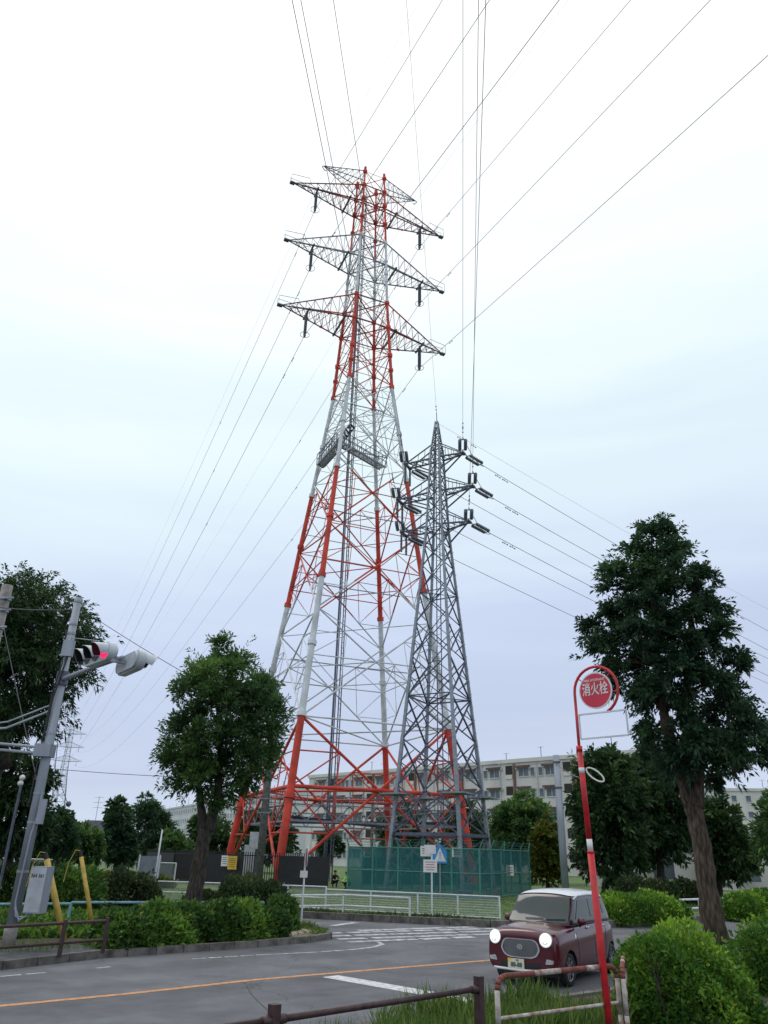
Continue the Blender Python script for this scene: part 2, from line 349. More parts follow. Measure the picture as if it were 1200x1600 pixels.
for i in range(len(ed) - 1):
    a, b = ed[i], ed[i + 1]; k = max(1, int((b - a).length / .35))
    for j in range(k):
        if i < 5 and rnd.random() < .45: continue
        p = a + (b - a) * (j / k); q = a + (b - a) * ((j + (.8 if i < 6 else 1.02)) / k); ribbon(mb, [p, q], .1 if i < 7 else .13)
tag(mb.build('edge_line', mWornP), kind='structure')
mb = MB()
rows = [((498, 1458.5), (780, 1450.5)), ((508, 1463), (780, 1454.5)), ((528, 1467.5), (780, 1459)), ((545, 1472), (740, 1464)), ((560, 1454), (780, 1447))]
for a, b in rows:
    a, b = [Vector(p) for p in gp(a, b)]; L = (b - a).length; d = (b - a) / L; x = 0
    while x < L:
        l = rnd.uniform(.5, 1.4); ribbon(mb, [a + d * x, a + d * min(L, x + l)], rnd.uniform(.26, .4)); x += l + rnd.uniform(.04, .22)
ribbon(mb, gp((519, 1446.5), (556, 1441.5)), .3)
tag(mb.build('crosswalk', mWornP), kind='structure')
# crack in the road
mb = MB(); ribbon(mb, gp((385, 1540), (392, 1553), (404, 1566), (420, 1580), (432, 1600)), .012); tag(mb.build('road_crack', mDark), kind='structure')
# hills far away
mHill = mat('far_woods', (.05, .08, .06), .9, var=.3, scale=.03)
hp = []
for i in range(60):
    a = R_(-70 + i * 140 / 59); hp.append((math.sin(a) * 1300, math.cos(a) * 1300, 14 + 6 * math.sin(i * 1.3) + 4 * math.sin(i * .47)))
mb = MB()
for i in range(59):
    a, b = hp[i], hp[i + 1]; mb.add([(a[0], a[1], -1), (b[0], b[1], -1), (b[0], b[1], b[2]), (a[0], a[1], a[2]), (a[0] * 1.2, a[1] * 1.2, -1), (b[0] * 1.2, b[1] * 1.2, -1)], [(0, 1, 2, 3), (3, 2, 5, 4)])
tag(mb.build('hills', mHill), kind='structure')

# ------------------------------------------------------------------ tall red and white tower
TZ = [0, 10.75, 21.62, 32.02, 42.32, 52.75, 60.73, 70.4, 75]; TWd = [7.05, 5.75, 4.437, 3.293, 2.162, 1.658, 1.432, 1.158, 1.0]
def tw(z): return float(np.interp(z, TZ, TWd))
BANDS = [(-1, 10.75, 0), (10.75, 21.62, 1), (21.62, 32.02, 0), (32.02, 42.32, 1), (42.32, 52.9, 0), (52.9, 61.0, 1), (61.0, 90, 0)]
def band_tube(mb, a, b, r, r2=None, n=6):
    a, b = Vector(a), Vector(b); r2 = r if r2 is None else r2
    if a.z > b.z: a, b, r, r2 = b, a, r2, r
    cuts = [0.0]
    for lo, hi, m in BANDS:
        if a.z < lo < b.z: cuts.append((lo - a.z) / (b.z - a.z))
    cuts.append(1.0)
    for i in range(len(cuts) - 1):
        t0, t1 = cuts[i], cuts[i + 1]; zm = a.z + (b.z - a.z) * (t0 + t1) / 2
        m = next(m for lo, hi, m in BANDS if lo <= zm < hi)
        mb.tube(a.lerp(b, t0), a.lerp(b, t1), r + (r2 - r) * t0, r + (r2 - r) * t1, n, m)
def big_tower(loc, rz, label):
    T = thing('transmission_tower', label, 'pylon', loc, rz)
    def C(sx, sy, z): wz = tw(z); return Vector((sx * wz, sy * wz, z))
    MM = [mRed, mWht, mGalv, mGalvD, mBacklitRed]
    for sx, sy in ((-1, -1), (1, -1), (1, 1), (-1, 1)):
        mb = MB(); zs = [.15, 5.4, 10.75, 16, 21.62, 27, 32.02, 37, 42.32, 46, 49.6, 52.75, 56.5, 60.73, 66.3, 70.9]
        rr = lambda z: .285 - .198 * (z / 71) ** .9
        for a, b in zip(zs[:-1], zs[1:]): band_tube(mb, C(sx, sy, a), C(sx, sy, b), rr(a), rr(b), 12)
        for z in zs[1:]:                                      # flange collars
            m = next(m for lo, hi, m in BANDS if lo <= z + .2 < hi); p = C(sx, sy, z - .05); q = C(sx, sy, z + .28)
            mb.tube(p, q, rr(z) * 1.28 + .03, None, 12, m)
        z = 3.0
        while z < 62:                                         # step bolts
            m = next(m for lo, hi, m in BANDS if lo <= z < hi); p = C(sx, sy, z); k = 1 if int(z * 2) % 2 else -1
            mb.tube(p, p + Vector((-sy * .0 + k * .75 * sx, -k * .66 * sy, 0)).normalized() * (rr(z) + .17), .018, None, 4, m); z += .9
        for z in (44.4, 46.2, 49.6, 52.7, 55.6, 58.3, 60.9, 63.6, 66.3, 68.4, 70.5):
            m = next(m for lo, hi, m in BANDS if lo <= z < hi); mb.ball(C(sx, sy, z), .27 if m == 0 else .2, 1, 1, 1.2, 8, m)
        leg = mb.build('leg', MM, T, smooth=False)
        MB().box(C(sx, sy, .25), (1.5, 1.5, .5)).build('footing', mConc, T)
    # panels of bracing: X per face with a horizontal through its centre
    pz = [.5, 10.75, 19.0, 26.5, 33.2, 38.8, 42.6, 46.2, 49.6, 52.7, 55.6, 58.3, 60.9, 63.6, 66.3, 68.4, 70.5]
    nrm = [((-1, -1), (1, -1)), ((1, -1), (1, 1)), ((1, 1), (-1, 1)), ((-1, 1), (-1, -1))]
    for i in range(len(pz) - 1):
        z0, z1 = pz[i], pz[i + 1]; mb = MB(); big = z0 < 42
        r = .10 if i == 0 else (.066 if z0 < 30 else (.052 if z0 < 45 else .038)); rs = r * .5
        for (a, b) in nrm:
            p0, p1, q0, q1 = C(*a, z0), C(*b, z0), C(*a, z1), C(*b, z1)
            w0, w1 = tw(z0), tw(z1); t = w0 / (w0 + w1); X = p0.lerp(q1, t)
            band_tube(mb, p0, q1, r); band_tube(mb, p1, q0, r)
            ha, hb = C(*a, X.z), C(*b, X.z)
            if i == 0: band_tube(mb, ha, X, .135, None, 8); band_tube(mb, X, hb, .135, None, 8); mb.ball(X, .36, 1, 1, .6, 8, 0)
            elif z0 < 53: band_tube(mb, ha, hb, r * .7)
            if not big or i % 2 == 0: band_tube(mb, q0, q1, r * .6)
            m = next(m for lo, hi, m in BANDS if lo <= X.z < hi); mb.ball(X, r * 2.0, n=6, mi=m)
            if big:                                            # secondary members
                for (c, d_, e) in ((p0, X, ha), (p1, X, hb), (q0, X, ha), (q1, X, hb)):
                    mid = c.lerp(d_, .5); hm = c.lerp(e, .5); band_tube(mb, mid, hm, rs); band_tube(mb, mid, e, rs)
                    hm2 = X.lerp(e, .5); band_tube(mb, mid, hm2, rs * .9)
            elif i % 2 == 0:
                for c, e in ((p0.lerp(X, .5), ha), (p1.lerp(X, .5), hb)): band_tube(mb, c, e, rs)
        # plan bracing
        zc = z1; band_tube(mb, C(-1, -1, zc), C(1, 1, zc), rs * 1.2); band_tube(mb, C(1, -1, zc), C(-1, 1, zc), rs * 1.2)
        if big:
            zx = z0 + (z1 - z0) * tw(z0) / (tw(z0) + tw(z1)); wx = tw(zx); ms = [Vector((0, -wx, zx)), Vector((wx, 0, zx)), Vector((0, wx, zx)), Vector((-wx, 0, zx))]
            for k in range(4): band_tube(mb, ms[k], ms[(k + 1) % 4], rs * 1.3)
        mb.build('bracing', MM, T)
    # ring walkway at the first horizontal, its grating and rails
    mb = MB(); zr = 5.05; wr = tw(zr) - .4
    cr4 = [Vector((-wr, -wr, zr)), Vector((wr, -wr, zr)), Vector((wr, wr, zr)), Vector((-wr, wr, zr))]
    for k in range(4):
        a, b = cr4[k], cr4[(k + 1) % 4]; mb.beam(a, b, .5, .06, 2)
        for h in (.55, 1.1):
            mb.beam(a + Vector((0, 0, h)), b + Vector((0, 0, h)), .045, .045, 2)
        for j in range(13): p = a.lerp(b, j / 12); mb.beam(p, p + Vector((0, 0, 1.1)), .04, .04, 2)
        mb.beam(a + Vector((0, 0, -1.0)), b + Vector((0, 0, -1.0)), .12, .12, 2)
        for j in range(6):
            p = a.lerp(b, j / 6); q = a.lerp(b, (j + .5) / 6) + Vector((0, 0, -1)); s_ = a.lerp(b, (j + 1) / 6); mb.beam(p, q, .07, .07, 2); mb.beam(q, s_, .07, .07, 2)
    mb.build('ring_walkway', MM, T)
    mb = MB()
    for k in range(4):
        a, b = cr4[k] + Vector((0, 0, -.8)), cr4[(k + 2) % 4] + Vector((0, 0, -.8)); mb.beam(a, b, .16, .2, 3)
    mb.build('cross_girder', MM, T)
    # ladder shaft
    mb = MB(); lx, ly = -1.05, .2
    for dx, dy, r in ((-.35, 0, .09), (.35, .1, .05), (0, .5, .05), (.0, -.3, .05)):
        mb.tube((lx + dx, ly + dy, .3), (lx + dx * .6 + .55, ly + dy * .6, 69), r, r * .8, 6, 3)
    z = .8
    while z < 68:
        k = z / 69; mb.tube((lx + .55 * k, ly - .3 + .1 * k, z), (lx + .35 + .4 * k, ly + .1, z), .02, None, 4, 2); z += .45
    for z in (5.4, 16, 22.6, 29.6, 36, 41): mb.beam((lx, ly, z), (-tw(z), 0, z), .07, .07, 2); mb.beam((lx, ly, z), (tw(z), 0, z), .07, .07, 2)
    mb.build('ladder', MM, T)
    # resting platform and stair near 35 m
    mb = MB(); zp = 34.6; wp = tw(zp)
    segs = [((-wp - .1, 1.8), (-wp + .1, -wp + .2)), ((-wp + .1, -wp + .2), (wp * .75, -wp * .1))]
    for a, b in segs:
        a = Vector((*a, zp)); b = Vector((*b, zp)); sv_ = Vector((-(b - a).y, (b - a).x, 0)).normalized(); ns_ = int((b - a).length / .16)
        for q_ in range(ns_): g_ = a.lerp(b, q_ / ns_); mb.beam(g_ - sv_ * .38, g_ + sv_ * .38, .07, .05, 2)
        for q_ in (-.38, .38): mb.beam(a + sv_ * q_, b + sv_ * q_, .06, .14, 2)
        k = max(2, int((b - a).length / .55)); sd = Vector((-(b - a).y, (b - a).x, 0)).normalized() * .4
        for s2 in (-1, 1):
            for h in (.55, 1.1): mb.beam(a + sd * s2 + Vector((0, 0, h)), b + sd * s2 + Vector((0, 0, h)), .05, .05, 3)
            for j in range(k + 1): p = a.lerp(b, j / k) + sd * s2; mb.beam(p, p + Vector((0, 0, 1.1)), .05, .05, 3)
    a = Vector((-wp - .1, 1.8, zp)); b = Vector((-wp * .35, -.5, zp + 3.6))
    for s2 in (-.3, .3): mb.beam(a + Vector((s2, s2, 0)), b + Vector((s2, s2, 0)), .08, .14, 3); mb.beam(a + Vector((s2, s2, 1)), b + Vector((s2, s2, 1)), .05, .05, 3)
    for j in range(15): p = a.lerp(b, j / 14); mb.beam(p - Vector((.3, .3, 0)), p + Vector((.3, .3, 0)), .2, .03, 3)
    mb.build('platform', MM, T)
    # crossarms
    for zb, zt in ((49.6, 52.7), (57.9, 60.9), (65.9, 68.4)):
        cm = 4 if zb != 57.9 else 2; ch_ = 4 if zb != 57.9 else 2
        for s in (-1, 1):
            mb = MB(); tip = Vector((s * 8.75, 0, zb + .35)); wb, wt = tw(zb), tw(zt)
            B = [Vector((s * wb, -wb, zb)), Vector((s * wb, wb, zb))]; Tp = [Vector((s * wt, -wt, zt)), Vector((s * wt, wt, zt))]
            m0 = 0 if zb != 57.9 else 1
            for p in B: mb.tube(p, p.lerp(tip, .4), .08, .07, 6, ch_); mb.tube(p.lerp(tip, .4), tip, .07, .06, 6, 3)
            for p in Tp: mb.tube(p, p.lerp(tip, .35), .07, None, 6, m0 if zb != 57.9 else 2); mb.tube(p.lerp(tip, .35), tip, .07, .055, 6, ch_)
            for zq, wq in ((zb, wb), (zt, wt)):
                if s > 0:
                    for aa, bb in (((-1, -1), (1, -1)), ((1, -1), (1, 1)), ((1, 1), (-1, 1)), ((-1, 1), (-1, -1)), ((-1, -1), (1, 1)), ((1, -1), (-1, 1))): mb.tube((aa[0] * wq, aa[1] * wq, zq), (bb[0] * wq, bb[1] * wq, zq), .06, None, 6, ch_)
            n = 9
            for j in range(1, n):
                t0, t1 = (j - 1) / n, j / n
                for kk in range(2):
                    mb.tube(B[kk].lerp(tip, t1), Tp[kk].lerp(tip, t1), .03, None, 4, cm); mb.tube(B[kk].lerp(tip, t0), Tp[kk].lerp(tip, t1), .03, None, 4, cm)
                mb.tube(B[0].lerp(tip, t0), B[1].lerp(tip, t1), .028, None, 4, cm); mb.tube(B[1].lerp(tip, t0), B[0].lerp(tip, t1), .028, None, 4, cm)
                if j % 2: mb.tube(Tp[0].lerp(tip, t1), Tp[1].lerp(tip, t1), .022, None, 4, cm)
            for xx, rr2 in ((2.7, .13), (6.15, .12)):
                t = (xx - wb) / (8.75 - wb); mb.beam(B[0].lerp(tip, t) + Vector((0, -.25, 0)), B[1].lerp(tip, t) + Vector((0, .25, 0)), rr2 * 1.3, rr2 * 1.3, 3)
            for xx in (4.3,): t = (xx - wb) / (8.75 - wb); mb.ball(B[0].lerp(tip, t), .13, n=6, mi=m0); mb.ball(B[1].lerp(tip, t), .13, n=6, mi=m0)
            mb.box(tip + Vector((s * .1, 0, -.05)), (.5, .4, .14), mi=3)
            for yy in (-.28, .28):                             # handrail hoop at the tip
                mb.path([tip + Vector((s * .3, yy, 0)), tip + Vector((s * .3, yy, .9)), tip + Vector((-s * 1.6, yy * 1.6, 1.0)), tip + Vector((-s * 1.9, yy * 1.6, .2))], .025, 4, 2)
            mb.build('crossarm', MM, T)
            ins = MB(); top = Vector((s * 6.15, 0, zb + .15)); prof = []
            for yy in (-.14, .14):
                pts = []; rad = []
                for j in range(17): z = -.15 - j * .14; pts += [top + Vector((0, yy, z)), top + Vector((0, yy, z - .07))]; rad += [.13, .05]
                ins.path(pts, rad, 6, 0)
            ring = [top + Vector((math.cos(a) * .45, math.sin(a) * .45, -2.45)) for a in [k * math.pi / 6 for k in range(12)]]
            ins.path(ring, .025, 4, 1, closed=True); ins.box(top + Vector((0, 0, -2.6)), (.16, .34, .14), mi=1); ins.box(top + Vector((0, 0, -.1)), (.2, .36, .12), mi=1)
            ins.build('insulator', [mIns, mGalvD], T)
    for s in (-1, 1):                                          # earth-wire arms
        mb = MB(); tip = Vector((s * 5.6, 0, 70.35)); wt = tw(70.5); wb = tw(68.4)
        A = [Vector((s * wt, -wt, 70.6)), Vector((s * wt, wt, 70.6)), Vector((s * wb, -wb, 69.0)), Vector((s * wb, wb, 69.0))]
        for p in A: mb.tube(p, tip, .05, .04, 6, 3)
        for j in range(1, 7):
            t0, t1 = (j - 1) / 7, j / 7
            for a, b in ((0, 1), (0, 2), (1, 3), (2, 3)): mb.tube(A[a].lerp(tip, t0), A[b].lerp(tip, t1), .02, None, 4, 3); mb.tube(A[a].lerp(tip, t1), A[b].lerp(tip, t1), .02, None, 4, 3)
        mb.path([tip, tip + Vector((s * .15, 0, -.15)), tip + Vector((-s * .1, 0, -.55)), tip + Vector((-s * .35, 0, -.6))], .045, 5, 3)
        mb.build('earth_wire_arm', MM, T)
    return T
YAW = R_(23.5)
BT = Vector((-2.386, 60.0, 0))
t1 = big_tower(BT, YAW, 'tall red and white steel lattice transmission tower rising in the middle')
FT = Vector((-192, 480, 0))
t2 = copy_tree(t1)
for ch in t2.children:
    ch.data = ch.data.copy()
    if len(ch.data.materials) == 5:
        for q in range(5): ch.data.materials[q] = mGalv
t2.location = FT; t2['label'] = 'small far off lattice pylon beside the leaning signal pole near the horizon'; t2['group'] = 'transmission towers of the tall line'; t1['group'] = 'transmission towers of the tall line'
bu = Vector((math.cos(YAW), math.sin(YAW), 0))

def wire(pts, r, label, origin, m=None, group=None, dampers=()):
    mb = MB(); mb.path(pts, r, 5, 0, cap=False)
    pts = [Vector(p) for p in pts]
    for dd in dampers:
        acc = 0
        for a, b in zip(pts[:-1], pts[1:]):
            L = (b - a).length
            if acc + L >= dd:
                p = a.lerp(b, (dd - acc) / L); u = (b - a).normalized(); q = p + Vector((0, 0, -.18))
                mb.beam(q - u * .25, q + u * .25, .03, .03); mb.ball(q - u * .25, .055, n=6); mb.ball(q + u * .25, .055, n=6); mb.tube(p, q, .02, None, 4); break
            acc += L
    o = mb.build('power_line', m or mWire, None, origin=origin)
    return tag(o, label, 'power line', group)
for nm, z in (('bottom', 47.25), ('middle', 55.6), ('top', 63.6)):
    for s, side in ((-1, 'left'), (1, 'right')):
        S = BT + bu * 6.15 * s + Vector((0, 0, z)); D = FT + bu * 6.15 * s + Vector((0, 0, z))
        far = []
        for k in range(0, 33):
            t = (k / 32) ** 1.6; p = S.lerp(D, t); far.append(p - Vector((0, 0, 4 * 13 * t * (1 - t))))
        hd = Vector((.453, -.891, 0)); nr = []
        for k in range(1, 25): L = k * 8; nr.append(S + hd * L + Vector((0, 0, -.094 * L + .00024 * L * L)))
        pts = far[::-1] + nr; tot = sum((a - b).length for a, b in zip(far[1:], far[:-1]))
        wire(pts, .022, f'conductor of the tall red and white tower slung under its {side} {nm} crossarm', S, group='conductors of the tall tower', dampers=(tot - 3.5, tot - 6.2, tot - 40, tot + 3.5, tot + 6))
for s, side in ((-1, 'left'), (1, 'right')):
    S = BT + bu * 5.5 * s + Vector((0, 0, 69.8)); D = FT + bu * 5.5 * s + Vector((0, 0, 69.8)); far = []
    for k in range(0, 33): t = (k / 32) ** 1.6; p = S.lerp(D, t); far.append(p - Vector((0, 0, 4 * 9 * t * (1 - t))))
    hd = Vector((.453, -.891, 0)); nr = [S + hd * k * 8 + Vector((0, 0, -.06 * k * 8 + .0002 * (k * 8) ** 2)) for k in range(1, 25)]
    wire(far[::-1] + nr, .009, f'thin earth wire over the {side} end of the tall tower top', S, m=mWireL, group='earth wires of the tall tower')

# ------------------------------------------------------------------ grey lattice tower
GT = Vector((3.782, 47.52, 0)); GYAW = R_(-28.93)
gu = Vector((math.cos(GYAW), math.sin(GYAW), 0)); gv = Vector((-gu.y, gu.x, 0))
GZ = [0, 22.6, 29.3, 31.6]; GW = [2.387, .60, .33, .08]
def gw(z): return float(np.interp(z, GZ, GW))
D1 = Vector((-.10, -1, .02)).normalized()
D2 = Vector((math.cos(R_(40)), math.sin(R_(40)), -.10)).normalized()
T = thing('lattice_pylon', 'shorter grey lattice pylon standing inside the green net fence', 'pylon', GT, GYAW)
def C(sx, sy, z): wz = gw(z); return Vector((sx * wz, sy * wz, z))
def angle(mb, a, b, wd, mi=0):       # steel angle: two thin plates
    a, b = Vector(a), Vector(b); d = (b - a).normalized(); u, v = frame(d); L = (b - a).length; c = (a + b) / 2; t = max(.012, wd * .12)
    mb.box(c + u * wd / 2, (L, wd, t), ax=(d, u, v), mi=mi); mb.box(c + v * wd / 2, (L, t, wd - .004), ax=(d, u, v), mi=mi)
for sx, sy in ((-1, -1), (1, -1), (1, 1), (-1, 1)):
    mb = MB()
    for z0, z1, r in ((.1, 8.8, .15), (8.8, 16.3, .13), (16.3, 22.6, .115), (22.6, 29.3, .09), (29.3, 31.7, .05)):
        mb.beam(C(sx, sy, z0), C(sx, sy, z1), r * 1.3, r * 1.3)
    z = 2
    while z < 30: p = C(sx, sy, z); mb.tube(p, p + Vector((sx * .22, -sy * .12, 0)), .014, None, 4); z += .8
    mb.build('leg', mGalv, T); MB().box(C(sx, sy, .25), (.8, .8, .5)).build('footing', mConc, T)
zs = [.5, 3.2, 5.9, 8.6, 11.2, 13.7, 16.0, 18.1, 20.0, 21.5, 22.8, 23.9, 25.0, 26.1, 27.2, 28.3, 29.3, 29.9, 30.5, 31.1]
for i in range(len(zs) - 1):
    z0, z1 = zs[i], zs[i + 1]; mb = MB(); wdt = .085 if z0 < 12 else (.066 if z0 < 22 else .045)
    for a, b in (((-1, -1), (1, -1)), ((1, -1), (1, 1)), ((1, 1), (-1, 1)), ((-1, 1), (-1, -1))):
        p0, p1, q0, q1 = C(*a, z0), C(*b, z0), C(*a, z1), C(*b, z1)
        angle(mb, p0, q1, wdt); angle(mb, p1, q0, wdt)
        if i == 0 or i % 3 == 0 or z0 > 22: angle(mb, q0, q1, wdt * .9)
        if i == 0: angle(mb, q0, q1, .16)
        if z0 < 16:
            Xc = (p0 + p1 + q0 + q1) / 4; angle(mb, p0.lerp(q0, .5), p0.lerp(Xc, .55), wdt * .6); angle(mb, p1.lerp(q1, .5), p1.lerp(Xc, .55), wdt * .6)
            angle(mb, p0.lerp(q0, .5), q0.lerp(Xc, .5), wdt * .6); angle(mb, p1.lerp(q1, .5), q1.lerp(Xc, .5), wdt * .6)
    if i % 3 == 0: angle(mb, C(-1, -1, z1), C(1, 1, z1), wdt * .8); angle(mb, C(1, -1, z1), C(-1, 1, z1), wdt * .8)
    mb.build('bracing', mGalvD, T)
mb = MB()                                                     # inner ladder
for dx in (-.2, .2): mb.tube((dx, .1, .3), (dx * .5, .05, 30.5), .035, None, 5)
z = .6
while z < 30: mb.tube((-.19, .1, z), (.19, .1, z), .014, None, 4); z += .4
mb.build('ladder', mGalvD, T)
mb = MB()                                                     # anti-climb shelves near the foot
for sx, sy in ((-1, -1), (1, -1), (1, 1), (-1, 1)):
    p = C(sx, sy, 5.4); mb.box(p, (1.5, 1.5, .04)); 
    for k in range(5): mb.beam(p + Vector((-.75, -.75 + k * .37, .05)), p + Vector((.75, -.75 + k * .37, .05)), .03, .03)
mb.build('climbing_guard', mGalv, T)
Rinv = Matrix.Rotation(-GYAW, 3, 'Z')
d1l, d2l = Rinv @ D1, Rinv @ D2
def string(mb, a, d, L=1.35, gap=.2):
    u = d.cross(Vector((0, 0, 1))).normalized(); e = a + d * .3
    mb.beam(a, e, .05, .05, 1); mb.beam(e - u * gap, e + u * gap, .05, .05, 1)
    for s in (-1, 1):
        pts = []; rad = []; n = 10
        for j in range(n): p = e + u * s * gap + d * (L * j / n + .03); pts += [p, p + d * (L / n * .45), p + d * (L / n * .5)]; rad += [.06, .13, .04]
        mb.path(pts, rad, 8, 0)
    f = e + d * (L + .05); mb.beam(f - u * gap, f + u * gap, .05, .05, 1); mb.beam(f, f + d * .35, .04, .04, 1)
    return f + d * .35
ARMS = []
for nm, z, lr, ll in (('top', 28.45, 2.1, 2.4), ('middle', 25.65, 2.75, 3.0), ('bottom', 23.0, 2.4, 2.65)):
    for s, side, L in ((1, 'right', lr), (-1, 'left', ll)):
        mb = MB(); wz = gw(z); tip = [Vector((s * L, -.38 if s < 0 else -.1, z)), Vector((s * L, .38 if s < 0 else .1, z))]
        for k, sy in enumerate((-1, 1)):
            mb.beam(C(s, sy, z), tip[k], .1, .1); angle(mb, C(s, sy, z + 1.15), tip[k], .07); mb.beam(C(s, sy, z - 1.0), C(s, sy, z).lerp(tip[k], .85) + Vector((0, 0, -.02)), .08, .08)
            for j in range(1, 4): angle(mb, C(s, sy, z).lerp(tip[k], j / 4), C(s, sy, z + 1.15).lerp(tip[k], j / 4), .035); angle(mb, C(s, sy, z).lerp(tip[k], (j - 1) / 4), C(s, -sy, z).lerp(tip[1 - k], j / 4), .04)
        mb.beam(tip[0] + Vector((0, -.12, 0)), tip[1] + Vector((0, .12, 0)), .2, .12)
        mb.build('crossarm', mGalvD, T)
        ins = MB(); e1 = string(ins, tip[0] + Vector((0, -.1, 0)), d1l); ins.build('insulator', [mIns, mGalvD], T, smooth=False)
        ins = MB(); e2 = string(ins, tip[1] + Vector((0, .1, 0)), d2l); ins.build('insulator', [mIns, mGalvD], T)
        if s < 0:
            for tp in tip:
                ins = MB(); pts = []; rad = []
                for j in range(12): pts += [tp + Vector((0, 0, -.1 - j * .12)), tp + Vector((0, 0, -.16 - j * .12))]; rad += [.1, .06]
                ins.path(pts, rad, 6, 0); ins.build('post_insulator', [mIns, mGalvD], T)
            lo = (tip[0] + tip[1]) / 2 + Vector((0, 0, -1.55))
        else: lo = (e1 + e2) / 2 + Vector((s * .2, 0, -1.3))
        mb = MB(); mb.path([e1 * (1 - t) ** 2 + lo * 2 * t * (1 - t) + e2 * t * t for t in [k / 12 for k in range(13)]], .02, 5); mb.build('jumper_wire', mWire, T)
        Rg = Matrix.Rotation(GYAW, 3, 'Z'); ARMS.append((nm, side, GT + Rg @ e1, GT + Rg @ e2))
MB().tube((0, 0, 31.5), (0, 0, 32.5), .03).build('top_spike', mGalvD, T)
ADJ = {('top', 'right'): (.0, 723), ('middle', 'right'): (0, 747), ('bottom', 'right'): (0, 758), ('top', 'left'): (0, 523), ('middle', 'left'): (0, 473), ('bottom', 'left'): (0, 460)}
for nm, side, e1, e2 in ARMS:
    px = ADJ[(nm, side)][1]; r = ray(px, 0)
    tt = (e1.z + .3 - CAMH) / r.z; q = EYE + r * tt; d = q - e1; L = d.length; hd = d.normalized()
    pts = [e1 + hd * x + Vector((0, 0, -.9 * 4 * min(1, x / (2 * L)) * (1 - min(1, x / (2 * L))) * .35)) for x in np.linspace(0, 2 * L, 26)]
    wire(pts, .011, f'wire coming overhead to the {side} {nm} arm of the grey pylon', e1, group='wires above the street to the grey pylon', dampers=(1.2, 1.9))
    pts = [e2 + Vector((D2.x, D2.y, 0)).normalized() * x + Vector((0, 0, -.10 * x + .0004 * x * x)) for x in np.linspace(0, 240, 30)]
    wire(pts, .02, f'wire running off to the right from the {side} {nm} arm of the grey pylon', e2, group='wires leaving the grey pylon to the right', dampers=(1.5, 2.3))
top = GT + Vector((0, 0, 32.4)); r = ray(635, 0); q = EYE + r * ((32.6 - CAMH) / r.z)
wire([top.lerp(q, k / 10 * 2) for k in range(11)], .008, 'thin earth wire rising steeply from the peak of the grey pylon', top, m=mWireL, group='earth wires of the grey pylon', dampers=(1.0,))
top = GT + Vector((0, 0, 31.6))
wire([top + Vector((.766, .643, 0)) * x + Vector((0, 0, -.075 * x + .0004 * x * x)) for x in np.linspace(0, 240, 25)], .009, 'thin earth wire sloping right from the peak of the grey pylon', top, m=mWireL, group='earth wires of the grey pylon', dampers=(2.5, 4))

